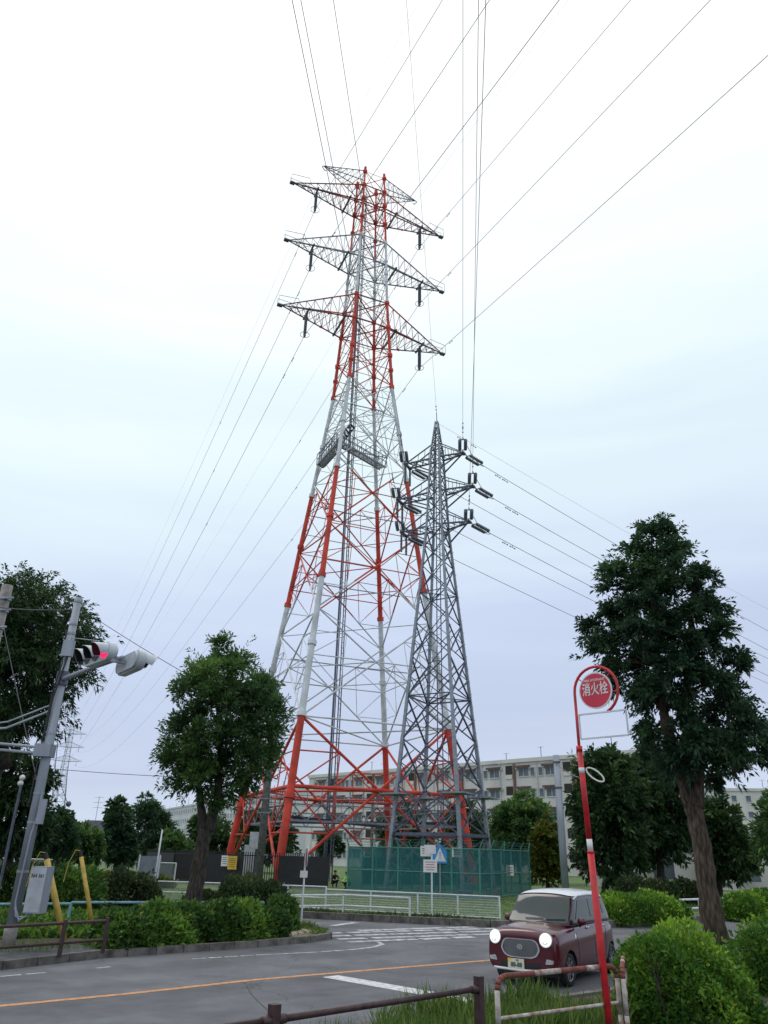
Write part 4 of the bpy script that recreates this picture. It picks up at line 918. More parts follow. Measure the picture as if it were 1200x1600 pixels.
# ------------------------------------------------------------------ fences
def rail_fence(name, label, pts, z0, H, rails, post_r, rail_r, spacing, m, mesh=None, cat='fence', group=None, lines=0, square=False):
    o0 = Vector((pts[0][0], pts[0][1], z0)); th = thing(name, label, cat, o0, 0, group)
    P = [Vector((p[0], p[1], z0)) for p in pts]
    mbr = {h: MB() for h in rails}; posts = []; mw = MB(); ln = MB()
    for a, b in zip(P[:-1], P[1:]):
        L = (b - a).length; k = max(1, round(L / spacing))
        for j in range(k + 1 if b is P[-1] else k): posts.append(a.lerp(b, j / k))
        for h in rails: mbr[h].tube(a + Vector((0, 0, h)), b + Vector((0, 0, h)), rail_r, None, 8)
        if mesh: mw.add([a + Vector((0, 0, .08)), b + Vector((0, 0, .08)), b + Vector((0, 0, H)), a + Vector((0, 0, H))], [(0, 1, 2, 3)])
        for q in range(lines): z = .12 + (H - .15) * q / lines; ln.tube(a + Vector((0, 0, z)), b + Vector((0, 0, z)), .006, None, 4)
    for p in posts[:90]:
        mb = MB()
        if square: mb.box(p + Vector((0, 0, H / 2)), (post_r * 2, post_r * 2, H + .03))
        else: mb.tube(p, p + Vector((0, 0, H + .02)), post_r, None, 8)
        wpart(mb, 'post', m, th)
    for h in rails: wpart(mbr[h], 'rail', m, th)
    if mesh: wpart(mw, 'mesh_panel', mesh, th)
    if lines: wpart(ln, 'line_wire', m, th)
    return th
rail_fence('mesh_fence', 'white wire mesh fence along the park kerb in front of the green net', [(-1.9, 32.4), (1.6, 31.0), (4.45, 29.75)], .18, .72, (.72, .05), .032, .024, 1.75, mWPaint, mMesh, lines=7, group='white park fences')
rail_fence('mesh_fence', 'white park fence running left from the round dark shrub', [(-12.6, 34.6), (-9, 34.0), (-5, 33.4), (-1.9, 32.5)], .18, .8, (.8, .42, .05), .032, .026, 2.0, mWPaint, mMesh, group='white park fences')
rail_fence('guard_rail', 'low white two rail pipe guard at the side road kerb', [tuple(G(452, 1433, .1)[:2]), tuple(G(535, 1431, .1)[:2]), tuple(G(640, 1437, .1)[:2])], .1, .70, (.69, .34), .036, .03, 2.2, mWPaint, cat='railing')
rail_fence('guard_rail', 'low white pipe guard across the road behind the car', [(12.1, 33.1), (15.6, 36.0)], .12, .7, (.68, .36), .04, .04, 1.7, mWPaint, cat='railing')
rail_fence('guard_rail', 'short white rail end just behind the car', [(9.0, 33.2), (8.0, 32.5)], .12, .75, (.73, .42), .04, .04, 1.2, mWPaint, cat='railing')
rail_fence('mesh_fence', 'far white mesh fence at the back of the left lawn', [(-40, 62), (-26, 56), (-19, 53), (-12.6, 52)], .18, 1.2, (1.2, .15), .04, .03, 2.0, mWPaint, mMesh, group='white park fences')
rail_fence('hand_rail', 'pale blue pipe railing behind the left hedge', [tuple(G(-60, 1413, .72)[:2]), tuple(G(110, 1412, .72)[:2])], .12, .6, (.6,), .03, .035, 2.0, mBlueR, cat='railing', group='pale blue railings')
rail_fence('hand_rail', 'pale blue pipe railing passing the left street tree trunk', [tuple(G(112, 1410, .74)[:2]), tuple(G(412, 1410, .74)[:2])], .12, .62, (.62,), .03, .035, 2.0, mBlueR, cat='railing', group='pale blue railings')
rail_fence('guard_rail', 'brown two rail street guard below the signal pole', [tuple(G(-110, 1515, .12)[:2]), tuple(G(92, 1496, .12)[:2]), tuple(G(160, 1490, .12)[:2])], .12, .66, (.62, .26), .045, .032, 3, mBrown, cat='railing')
# near brown guard panel
th = thing('guard_rail', 'brown two rail guard panel at the bottom of the picture', 'railing', (1.22, 10.0, .1))
pa, pb = G(748, 1530, .93), G(429, 1575, .93); dv = (pb - pa)
for p in (pa, pb, pa + dv * 2): mb = MB(); mb.box((p.x, p.y, .50), (.085, .085, .92), math.atan2(dv.y, dv.x)); wpart(mb, 'post', mBrown, th)
for h in (.84, .45):
    mb = MB()
    for k in (0, 1):
        a, b = pa + dv * k, pa + dv * (k + 1); a = Vector((a.x, a.y, h)); b = Vector((b.x, b.y, h)); u = (b - a).normalized()
        mb.tube(a + u * .10, b - u * .10, .03, None, 10)
        for q, s in ((a, 1), (b, -1)): mb.tube(q + u * .04 * s, q + u * .13 * s, .048, .04, 10)
    wpart(mb, 'rail', mBrown, th, smooth=True)
# rusty red and white hooped guards
def hoop(label, a, b, H=.8, z0=.1, low=.38):
    th = thing('hoop_guard', label, 'railing', (a[0], a[1], z0), 0, 'rusty red and white hoop guards')
    a = Vector((a[0], a[1], z0)); b = Vector((b[0], b[1], z0)); u = (b - a).normalized(); up = Vector((0, 0, 1)); r = .14
    pts = [a - up * .1, a + up * .25, a + up * (H - r)] + [a + up * (H - r) + u * r * (1 - math.cos(t)) + up * r * math.sin(t) for t in (.4, .8, 1.2, 1.57)]
    L = (b - a).length; nseg = 8
    pts += [a + u * (r + (L - 2 * r) * k / nseg) + up * H for k in range(1, nseg)]
    pts += [b + up * (H - r) - u * r * (1 - math.cos(t)) + up * r * math.sin(t) for t in (1.57, 1.2, .8, .4)] + [b + up * (H - r), b + up * .25, b - up * .1]
    mb = MB(); cl = [1, 1, 0, 0, 0, 0] + [0, 0, 1, 1, 0, 0, 1, 0] + [0, 0, 0, 0, 1, 1, 1]
    for k in range(len(pts) - 1): mb.tube(pts[k], pts[k + 1] + (pts[k + 1] - pts[k]).normalized() * .004, .032, None, 10, cl[k % len(cl)])
    wpart(mb, 'frame', [mRust, mRustW], th, smooth=True)
    mb = MB(); mb.tube(a + up * low + u * .03, b + up * low - u * .03, .02, None, 8); wpart(mb, 'rail', mRustW, th)
    return th
g1, g2 = G(776, 1523, .92), G(962, 1506, .92)
hoop('rusty red and white hoop guard standing in the grass in front of the car', (g1.x, g1.y), (g2.x, g2.y))
g3 = G(970, 1508, .92); dd = (g2 - g1).normalized()
hoop('rusty hoop guard mostly hidden in the big bright bush', (g3.x + .02, g3.y + .02), (g3.x + .38, g3.y + 1.15))

# black picket / panel fence round the tall tower
th = thing('picket_fence', 'black steel fence around the foot of the red and white tower', 'fence', (-16.6, 59, .18))
BF = [(-16.6, 59.5), (-13.6, 55.4), (-10.6, 51.5), (-8.2, 50.8), (-2.85, 49.8)]
def bars(a, b, solid):
    a = Vector((*a, .18)); b = Vector((*b, .18)); mb = MB(); L = (b - a).length; u = (b - a) / L; up = Vector((0, 0, 1))
    if solid: mb.beam(a + up * .92, b + up * .92, .06, 1.7)
    k = int(L / .14)
    for j in range(k + 1): p = a + u * (L * j / k); mb.beam(p + up * .05, p + up * 1.95, .05, .05)
    for h in (.2, 1.75): mb.beam(a + up * h, b + up * h, .05, .06)
    wpart(mb, 'panel', mDark, th)
bars(BF[0], BF[1], True); bars(BF[1], BF[2], False); bars(BF[2], BF[3], True); bars(BF[3], (-5.9, 50.3), False); bars((-5.9, 50.3), BF[4], True)
th = thing('picket_fence', 'black fence piece seen through the green net', 'fence', (-.9, 57.5, .18)); bars((-.9, 57.5), (9.5, 62), True)
# equipment behind the fence
mCab = mat('cabinet_grey', (.42, .45, .48), .5)
def cabinet(label, px, py, y, wd, h, z):
    p = at(px, py, y); th = thing('cabinet', label, 'cabinet', (p.x, p.y, z), 0, 'cabinets at the tower foot'); MB().box((0, 0, h / 2), (wd, .5, h)).build('body', mCab, th); MB().box((0, -.26, h / 2), (wd * .85, .02, h * .88)).build('door', mCab, th)
    MB().box((0, 0, -(z - .15) / 2), (.12, .12, z - .15)).build('stand', mGalvD, th)
cabinet('tall grey cabinet behind the black fence beside the dark pole', 396, 1350, 54, 1.3, 2.3, .25)
cabinet('small grey box behind the slatted fence right of the front leg', 456, 1345, 54, 1.1, .9, 1.2)
cabinet('small grey box mounted high beside the dark pole', 401, 1322, 52, .9, 1.0, 2.3)
def board(name, label, px, py, y, wd, h, m, zb, cat='sign', thk=.03):
    p = at(px, py, y); th = thing(name, label, cat, (p.x, p.y, p.z)); MB().box((0, 0, 0), (wd, thk, h)).build('panel', m, th); return th, p
mInk = mat('ink', (.08, .08, .08), .6)
th, p = board('fence_sign', 'small yellow notice hanging on the black fence', 363, 1348, 50.6, .55, .75, mSignY, 0)
mb = MB()
for k in range(5): mb.box((0, -.02, .22 - k * .11), (.38 - .06 * (k % 2), .006, .03))
mb.build('print', mInk, th)
th, p = board('fence_sign', 'small pale notice left of the yellow one on the black fence', 351, 1345, 50.7, .4, .6, mSignW, 0)
mb = MB()
for k in range(4): mb.box((0, -.02, .18 - k * .11), (.26, .006, .03))
mb.build('print', mInk, th)

# green net fence around the grey pylon
th = thing('net_fence', 'tall fence of green netting around the grey pylon', 'fence', (5.46, 41.7, .18))
cn = [Vector((-2.06, 45.8, .18)), Vector((5.46, 41.7, .18)), Vector((9.6, 53.3 - 4.0, .18)), Vector((2.0, 53.4, .18))]
c0 = GT + gu * -3.85 + gv * -4.0; c1 = GT + gu * 4.0 - gv * 4.0; c2 = GT + gu * 4.0 + gv * 4.0; c3 = GT - gu * 3.85 + gv * 4.0
cn = [Vector((c.x, c.y, .18)) for c in (c0, c1, c2, c3)]; up = Vector((0, 0, 1)); HF = 2.35
for k in range(4):
    a, b = cn[k], cn[(k + 1) % 4]; mb = MB(); mb.add([a + up * .05, b + up * .05, b + up * HF, a + up * HF], [(0, 1, 2, 3)]); wpart(mb, 'net', mNet, th)
    mb = MB()
    for h in (.1, 1.2, HF): mb.tube(a + up * h, b + up * h, .028, None, 6)
    o_ = Vector(((b - a).y, -(b - a).x, 0)).normalized()
    for h in (.12, .27, .4): mb.tube(a + up * (HF + h) + o_ * h * .5, b + up * (HF + h) + o_ * h * .5, .008, None, 4)
    wpart(mb, 'rail', mNetF, th)
    for j in range(5):
        p = a.lerp(b, j / 5); mb = MB(); mb.tube(p, p + up * (HF + .03), .05, None, 8); mb.tube(p + up * HF, p + up * (HF + .45) + o_ * .25, .03, None, 6)
        wpart(mb, 'post', mNetF, th)
for lab, px, py, wd, h in (('white notice with two lines fixed high on the green net', 666, 1330, .62, .5), ('pale notice on the green net right of the blue sign', 714, 1332, .5, .45), ('small pale notice on the right side of the green net', 797, 1360, .4, .55)):
    yy = {666: 43.3, 714: 42.8, 797: 46.1}[px]; t_, p = board('fence_sign', lab, px, py, yy, wd, h, mSignW, 0)
    mb = MB()
    for k in range(3): mb.box((0, -.02, h * (.25 - k * .22)), (wd * .7, .006, .035))
    mb.build('print', mInk, t_)
# blue pedestrian crossing sign
p = at(687.5, 1336, 43.0); th = thing('crossing_sign', 'blue pentagon crossing sign with a white triangle before the green net', 'sign', (p.x, p.y, .18))
z = p.z - .18; pent = [(-.42, -.4), (.42, -.4), (.42, .12), (0, .55), (-.42, .12)]
MB().ext(pent, (0, 0, z), (1, 0, 0), (0, 0, 1), (0, -1, 0), .03).build('panel', mSignB, th)
MB().ext([(-.3, -.3), (.3, -.3), (0, .36)], (0, -.033, z), (1, 0, 0), (0, 0, 1), (0, -1, 0), .004).build('triangle', mSignW, th)
mb = MB(); mb.ball((0, -.04, z + .1), .045, 1, .1, 1, 8); mb.beam((0, -.04, z + .05), (.0, -.04, z - .1), .06, .01); mb.beam((0, -.04, z - .1), (-.08, -.04, z - .26), .035, .01); mb.beam((0, -.04, z - .1), (.07, -.04, z - .26), .035, .01); mb.beam((-.07, -.04, z - .04), (.08, -.04, z), .03, .01)
mb.build('pictogram', mSignB, th)
MB().tube((0, .03, 0), (0, .03, z + .1), .035, None, 8).build('pole', mGalvL, th)

# ------------------------------------------------------------------ thin posts and signs
def post(name, label, base, top, r, m, cat, bands=None):
    th = thing(name, label, cat, base); b = Vector(base); mb = MB(); mb.path([(0, 0, 0), tuple((Vector(top) - b) * .5), tuple(Vector(top) - b)], [r, r * .95, r * .85], 12); mb.build('pole', m, th, smooth=True); return th
p = at(470, 1448, 26.8); q = at(477, 1362, 26.8)
th = thing('traffic_sign', 'round traffic sign seen edge on, its thin post beside the small shrub', 'sign', (p.x, p.y, .1))
zt = at(475, 1345, 26.8).z + .35; MB().tube((0, 0, -.05), (.02, 0, zt - .1), .03, None, 10).build('pole', mWPaint, th)
mb = MB(); cz = zt - .32; nx = Vector((math.cos(R_(8)), math.sin(R_(8)), 0)); py_ = Vector((-nx.y, nx.x, 0)); mb.ext([(math.cos(a) * .3, math.sin(a) * .3) for a in [k * math.pi / 12 for k in range(24)]], Vector((.06, 0, cz)), py_, (0, 0, 1), nx, .02); mb.build('disc', mWPaint, th)
mb = MB(); mb.ext([(math.cos(a) * .27, math.sin(a) * .27) for a in [k * math.pi / 12 for k in range(24)]], Vector((.055, 0, cz)), py_, (0, 0, 1), -nx, .003); mb.build('face', mSignR, th)
MB().box((.0, -.06, cz - .52), (.24, .02, .2)).build('plate', mSignW, th)
p = at(675, 1440, 30.0)
th = thing('traffic_sign', 'square white notice sign on a thin white post at the park kerb', 'sign', (p.x, p.y, .1))
zt = at(672, 1322, 30).z - .1; MB().tube((0, 0, -.05), (0, 0, zt), .03, None, 10).build('pole', mWPaint, th)
zc = at(671, 1353, 30).z - .1; MB().box((-.06, -.04, zc), (.5, .02, .42)).build('panel', mSignW, th)
mb = MB()
for k in range(4): mb.box((-.06, -.053, zc + .13 - k * .085), (.36 - .07 * (k % 2), .004, .025))
mb.build('print', mat('print_brown', (.35, .16, .12), .6), th)
MB().box((-.06, -.04, at(671, 1327, 30).z - .1), (.42, .02, .3)).build('panel', mSignW, th)
# notice board and flag pole on left lawn
p = at(228, 1372, 34.5); th = thing('notice_board', 'plain grey notice board on two white legs on the left lawn', 'board', (p.x, p.y, .18))
zc = at(229, 1357, 34.5).z - .18; hb = .95
MB().box((.05, 0, zc), (.95, .05, hb)).build('panel', mSignX, th)
for x in (-.38, .47): MB().tube((x, -.05, 0), (x + .02, -.05, zc + hb / 2 + .05), .03, None, 8).build('leg', mWPaint, th)
p = at(236, 1412, 34.0); th = post('pole', 'thin white pole standing beside the grey notice board', (p.x, p.y, .1), (p.x + .05, p.y, at(244, 1296, 34.0).z), .035, mWPaint, 'pole')
# plain grey pole at right
p = at(884, 1392, 42); q = at(868, 1180, 42); th = post('steel_pole', 'plain tall grey pole between yellowish tree and dark trees', (p.x, p.y, .1), (p.x + .0, p.y, q.z), .19, mGalvL, 'pole')
for z in (q.z - .4, q.z - 1.7): MB().tube((0, 0, z - .1), (0, 0, z - .02), .2, None, 12).build('band', mGalvD, th)
# dark pole in front of the tower
p = at(403, 1385, 48.5); th = post('utility_pole', 'slim dark pole rising in front of the tower left leg', (p.x, p.y, .1), (p.x + .1, p.y, 10.2), .24, mWood, 'pole')
mb = MB()
for z in (4.2, 5.0): mb.beam((-.4, -.2, z), (.4, -.2, z), .06, .06)
mb.build('crossarm', mGalv, th)
POLE_TOP = Vector((p.x + .1, p.y, 9.8))
# lamps seen at left under the tree
p = at(34, 1222, 24); th = thing('globe_lamp', 'pair of white globe lamps in the foliage at left', 'lamp', (p.x, p.y, .12)); 
MB().tube((0, 0, 0), (0, 0, p.z - .12), .04, None, 8).build('pole', mGalvD, th)
for q in (at(35, 1215, 24), at(32, 1224, 24)): mb = MB(); mb.ball(Vector((q.x - p.x, 0, q.z - .12)), .085, n=12); mb.build('globe', mSignW, th, smooth=True)

# ------------------------------------------------------------------ traffic signal pole
SB = Vector((-8.17, 19.18, .12)); th = thing('signal_pole', 'grey steel traffic signal pole leaning in view at the left', 'pole', SB)
HT = at(128, 935, 19.18).z - .12
MB().path([(0, 0, 0), (0, 0, HT * .5), (0, 0, HT)], [.13, .115, .095], 20).build('pole', mGalvL, th, smooth=True)
MB().tube((0, 0, -.02), (0, 0, .42), .145, None, 20).build('base_sleeve', mConc, th, smooth=True)
for z in (HT - .12, HT - .75, HT - 1.0, 4.6, 3.2, 2.55, 1.5): MB().tube((0, 0, z), (0, 0, z + .05), .13 - .035 * z / HT + .012, None, 16).build('band', mGalvL, th)
mb = MB()                                                    # cable on the pole
cb = [(.0 - .1, -.12, HT - .9), (-.02, -.15, HT - 1.8), (-.13, -.1, 5.6), (-.14, -.1, 4.2), (-.15, -.08, 3.0)]
mb.path(cb, .02, 6); mb.path([(.13, -.12, 6.9), (.06, -.17, 6.3), (-.06, -.16, 5.5), (-.12, -.12, 4.5)], .022, 6); mb.build('cable', mDark, th)
mb = MB(); mb.path([(.12, -.12, 3.3), (.13, -.13, 2.7), (.08, -.17, 2.3), (.05, -.18, .9), (.12, -.18, .62), (.3, -.12, .6), (.42, -.1, .85)], .022, 8); mb.path([(.06, -.18, .8), (.2, -.17, .55), (.45, -.12, .7), (.48, -.1, .9)], .03, 8); mb.build('conduit', mGalvL, th)
bx = at(131, 1014, 19.0); MB().box((.08, -.2, bx.z - .12), (.26, .16, .42)).build('junction_box', mGalvL, th)
bx = at(68, 1268, 19.0); MB().box((.2, -.1, bx.z - .12), (.14, .22, .55), R_(15)).build('junction_box', mGalvL, th)
# control cabinet with its number
bx = at(58, 1390, 18.9); cz = bx.z - .12
cab = MB(); cab.box((bx.x - SB.x, -.18, cz), (.42, .26, .95), R_(-12)); cabo = cab.build('control_box', mGalvL, th)
nx = Vector((-math.sin(R_(-12)), math.cos(R_(-12)), 0)) * -1; axx = Vector((math.cos(R_(-12)), math.sin(R_(-12)), 0)); fc = Vector((bx.x - SB.x, -.18, cz)) + nx * .131
mb = MB(); mb.box(fc + nx * .004, (.39, .006, .90), R_(-12)); mb.build('door', mCab, cabo)
mb = MB(); text_mb('364 361', .105, fc + nx * .009 + Vector((0, 0, .28)), axx, (0, 0, 1), mb, bold=.004, an=nx); mb.build('number', mInk, cabo)
# arm across the road with two signal heads
AD = Vector((.626, -.78, 0)); AL = 4.1; z0 = at(105, 1062, 19.18).z - .12
MB().path([tuple(AD * .05 + Vector((0, 0, z0))), tuple(AD * AL * .5 + Vector((0, 0, z0 - .05))), tuple(AD * AL + Vector((0, 0, z0 - .14)))], [.065, .05, .045], 10).build('arm', mGalvL, th, smooth=True)
MB().tube((0, 0, z0 - .15), (0, 0, z0 + .2), .15, None, 14).build('arm_clamp', mGalvD, th)
mb = MB(); mb.tube((0, 0, z0 + 1.1), tuple(AD * 2.4 + Vector((0, 0, z0 + .55))), .012, None, 5); mb.build('stay', mGalvL, th)
# bars leading off to the left
mb = MB(); zb = at(68, 1178, 19.2).z - .12
for k in (0, .14): mb.tube((0, -.05, zb + k), (-4.5, -1.2, zb + k + .15), .035, None, 8)
mb.box((-.05, -.05, zb + .07), (.4, .36, .3)); mb.build('side_bracket', mGalvL, th)
for k, zz_ in enumerate((1.35, 1.2)):
    MB().path([(0, 0, zb + zz_ - .1), (-1.0, -.3, zb + zz_ - .65), (-3, -.8, zb + .3)], .02 + .008 * k, 6).build('cable', mGalvL, th)
mLens = mat('lens_off', (.16, .17, .18), .25); mLensR = mat('lens_red', (.8, .02, .05), .3, emit=(1.0, .012, .10), es=1.6)
mHead = mat('signal_housing', (.50, .54, .58), .45); mHoodI = mat('hood_inside', (.015, .015, .018), .9)
def signal_head(label, c, facing, lit):
    fx = Vector((facing.x, facing.y, 0)).normalized(); sd = Vector((-fx.y, fx.x, 0)); up = Vector((0, 0, 1))
    t = thing('traffic_signal', label, 'traffic light', c, 0, 'traffic signal heads on the arm')
    pts = []
    for a in range(24):
        an = a * math.pi / 12; x = math.copysign(.62, math.cos(an)) * (1 if abs(math.cos(an)) > .2 else 1); pts.append((math.copysign(.44, math.cos(an)) + .2 * math.cos(an), .2 * math.sin(an)))
    mb = MB(); mb.ext(pts, -fx * .14, sd, up, fx, .15); mb.ext([(x * .93, y * .86) for x, y in pts], -fx * .2, sd, up, fx, .06); mb.build('housing', mHead, t)
    for k, x in enumerate((-.42, 0, .42)):
        # drivers see red at their right; sd points to the lamp row's other end
        c2 = sd * x; dm = MB(); dm.ext([(math.cos(a) * .15, math.sin(a) * .15) for a in [j * math.pi / 10 for j in range(20)]], c2 + fx * .012, sd, up, fx, .03)
        le = dm.build('lens', mLensR if (lit and k == lit) else mLens, t)
        hb_ = MB(); n = 16; vs = []
        for rr_ in (.175, .165):
            for j in range(n + 1):
                an = math.pi * (-.12 + 1.24 * j / n); e = .34 - .20 * abs(an / math.pi - .5) * 1.4
                p = c2 + (sd * math.cos(an) + up * math.sin(an)) * rr_; vs += [p + fx * .01, p + fx * e - up * .04]
        m_ = 2 * (n + 1); fs = []; 
        for j in range(n): fs.append((2 * j, 2 * j + 1, 2 * j + 3, 2 * j + 2))
        hb_.add(vs, fs, 0); hb_.m = [0] * len(fs); fs2 = [(m_ + 2 * j, m_ + 2 * j + 2, m_ + 2 * j + 3, m_ + 2 * j + 1) for j in range(n)]
        hb_.f += fs2; hb_.m += [1] * n; hb_.f += [(2 * j + 1, m_ + 2 * j + 1, m_ + 2 * j + 3, 2 * j + 3) for j in range(n)]; hb_.m += [0] * n
        hb_.build('hood', [mHead, mHoodI], t)
    mb = MB(); mb.beam(-fx * .2, -fx * .5, .07, .07); mb.build('bracket', mGalvL, t)
    t.scale = (1.04, 1.04, 1.04)
    return t
zA = z0 + .12 - .1
sgA = signal_head('grey traffic signal with its red lamp lit on the pole arm', SB + AD * 3.3 + Vector((0, 0, zA + .0)) + Vector((-.78, -.626, 0)) * .3, Vector((-.72, -.69, 0)), 2)
sgB = signal_head('grey traffic signal turned away at the end of the pole arm', SB + AD * 3.95 + Vector((0, 0, zA - .22)) + Vector((.78, .626, 0)) * .35, Vector((.80, .60, 0)), 0)

# concrete utility pole at far left
p = at(12, 915, 20.5); b = Vector((p.x, p.y, .12)); th = thing('utility_pole', 'weathered concrete pole top at the left edge', 'pole', b)
MB().path([(0, 0, 0), (0, 0, (p.z - .12) * .6), (0, 0, p.z - .12)], [.22, .18, .15], 20).build('pole', mConc, th, smooth=True)
for z in (p.z - .12 - .45, p.z - .12 - .8, p.z - .12 - 1.3): MB().tube((0, 0, z), (0, 0, z + .07), .19, None, 16).beam((0, -.15, z + .03), (.35, -.2, z + .03), .05, .05).build('band', mGalvL, th)
UP_T = Vector((p.x, p.y - .15, p.z - .7))
def cable(label, pts, r, m=mWire, name='cable'):
    p0 = Vector(pts[0]); mb = MB(); mb.path(pts, r, 5, 0, cap=False); return tag(mb.build(name, m, None, origin=p0), label, 'cable')
sigT = SB + Vector((0, 0, HT - .3))
def sag(a, b, s, n=16): a, b = Vector(a), Vector(b); return [a.lerp(b, k / n) - Vector((0, 0, 4 * s * (k / n) * (1 - k / n))) for k in range(n + 1)]
cable('cable between the concrete pole and the signal pole top', sag(UP_T, sigT, .05), .014)
cable('guy wire from the concrete pole down behind the signal pole', sag(UP_T, Vector((-9.6, 22.2, 3.9)), .05), .012, mWireL)
cable('dark cable from the big left tree to the hidden pole behind the street tree', sag(at(60, 905, 46), POLE_TOP, .4), .022)
cable('thin cable running level from the left edge behind the street tree', sag(at(70, 1200, 40), at(420, 1216, 47), .15), .016)
cable('steep guy wire right of the signal pole ending in a ball', sag(at(84, 1195, 34), at(108, 1262, 34), 0), .016)
cable('guy wire hugging the signal pole shaft on its right', sag(at(93, 1130, 28), at(80, 1262, 28), 0), .014)
cable('thin cable from apartment roofs to the plain grey pole', sag(at(770, 1192, 80), Vector(at(868, 1190, 42)), .2), .02, mWireL)
cable('cable sloping down right from the plain grey pole', sag(at(868, 1192, 42), at(905, 1215, 36), .1), .02)
mb = MB(); q = at(107, 1256, 34); mb.ball((0, 0, 0), .12, n=10); o = mb.build('guy_insulator', mIns, None, smooth=True); o.location = q; tag(o, 'small round insulator at the foot of the steep guy wire', 'insulator')
# yellow guy-wire guards
for lab, a, b, y, r in (('thick yellow pole guard behind the signal control box', (73, 1343), (105, 1456), 20.0, .072), ('thinner yellow pole guard farther right in the greenery', (127, 1339), (152, 1432), 22, .055)):
    B = at(*b, y); A = at(*a, y); th = thing('guy_guard', lab, 'guard', (B.x, B.y, .12), 0, 'yellow guy wire guards')
    lo = Vector((0, 0, 0)); hi = A - Vector((B.x, B.y, .12)); MB().tube(tuple(lo), tuple(hi), r, None, 14).build('sleeve', mYel, th, smooth=True)
    MB().tube(tuple(hi), tuple(hi + (hi - lo).normalized() * .16), r * .8, None, 10).build('collar', mDark, th); e = hi + (hi - lo).normalized() * .16
    MB().path([tuple(e), tuple(e + Vector((-.12, 0, .02))), tuple(e + Vector((-.25, 0, -.3))), tuple(e + Vector((-.3, 0, -.75)))], .012, 5).build('wire', mYel, th)

# ------------------------------------------------------------------ fire hydrant sign
P0 = at(952, 1590, 11.4); B = Vector((P0.x, 11.4, .1)); th = thing('hydrant_sign', 'red hydrant sign on a tall red pole before the maroon car', 'sign', B)
zc = lambda px, py: at(px, py, 11.4)
j = zc(905, 1168); zj = j.z - B.z; rw = zc(923, 1330).z - B.z; rw2 = zc(921, 1311).z - B.z; jx = j.x - B.x
mb = MB(); tp = Vector((jx, 0, zj)); lo = Vector((0, 0, -.1))
def on(z): t = (z + .1) / (zj + .1); return lo.lerp(tp, t)
mb.path([on(-.1), on(rw - .02)], .047, 16, 0); mb.path([on(rw - .02), on(rw + .0)], .052, 16, 0); mb.path([on(rw), on(rw2)], .040, 16, 1); mb.path([on(rw2), tp], .040, 16, 0)
bz = zc(909, 1204).z - B.z; mb.path([on(bz - .04), on(bz + .04)], .042, 16, 1)
mb.build('pole', [mPoleR, mSignW], th, smooth=True)
# hoop
uv = Vector((.72, -.70, 0)).normalized(); cen = zc(931, 1079); cen = Vector((cen.x - B.x, 0, cen.z - B.z))
RR = .365; arc = [tp, tp.lerp(cen - uv * RR, .5), cen - uv * RR]
arc += [cen + uv * RR * math.cos(a) + Vector((0, 0, 1)) * RR * math.sin(a) for a in [math.pi - k * math.pi / 14 for k in range(1, 24) if k * math.pi / 14 < math.pi + 1.2]]
mb = MB(); mb.path(arc, .0215, 12); mb.tube(tp - Vector((0, 0, .06)), tp + Vector((0, 0, .02)), .046, None, 14); mb.build('hoop', mPoleR, th, smooth=True)
fn = Vector((uv.y, -uv.x, 0))
mb = MB(); dc = cen + Vector((0, 0, .0)) - uv * .0; circ = lambda r: [(math.cos(a) * r, math.sin(a) * r) for a in [k * math.pi / 24 for k in range(48)]]
mb.ext(circ(.275), dc, uv, (0, 0, 1), fn, .02); dsc = mb.build('disc', mSignW, th)
MB().ext(circ(.255), dc + fn * .021, uv, (0, 0, 1), fn, .002).build('red_face', mSignR, dsc)
mb = MB(); text_mb('消火栓', .165, dc + fn * .025 + Vector((0, 0, .01)), uv, (0, 0, 1.25), mb, xs=.88, bold=0, an=fn)
for k_ in (-1, 1): text_mb('消火栓', .165, dc + fn * (.0256 + .0002 * k_) + uv * .0035 * k_ + Vector((0, 0, .01 + .003 * k_)), uv, (0, 0, 1.25), mb, xs=.88, bold=0, an=fn)
text_mb('FIRE HYDRANT', .052, dc + fn * .025 + Vector((0, 0, .155)), uv, (0, 0, 1), mb, bold=.001, an=fn); mb.build('lettering', mSignW, dsc)
mb = MB()
for a in (2.5, .75, -.15): e = Vector((math.cos(a), 0, math.sin(a))); mb.tube(cen + uv * .27 * e.x + Vector((0, 0, .27 * e.z)), cen + uv * RR * e.x + Vector((0, 0, RR * e.z)), .008, None, 6)
mb.build('spoke', mPoleR, th)
# empty rectangular frame under the disc
fz1 = zc(903, 1115).z - B.z; fz2 = zc(906, 1155).z - B.z; mb = MB(); fx0 = on(fz1) ; Lf = .76; zt_, zb_ = fz1 - .02, fz2
a = Vector((on(zt_).x + .05, 0, zt_)); c_ = a + uv * Lf * 1.0; d_ = Vector((a.x, 0, zb_)) ; e_ = d_ + uv * Lf
for p, q in ((a, c_), (c_, e_), (e_, d_), (d_, a)): mb.beam(p, q, .022, .022)
mb.build('frame', mWPaint, th)
mb = MB(); rg = [on(bz) + uv * (.1 + .07 * math.cos(t)) * 1.0 + Vector((.1 + .06 * math.cos(t), 0, -.06 + .07 * math.sin(t) - .07 * math.cos(t))) for t in [k * math.pi / 8 for k in range(16)]]
mb.path(rg, .012, 6, closed=True); mb.build('tag_ring', mSignW, th)

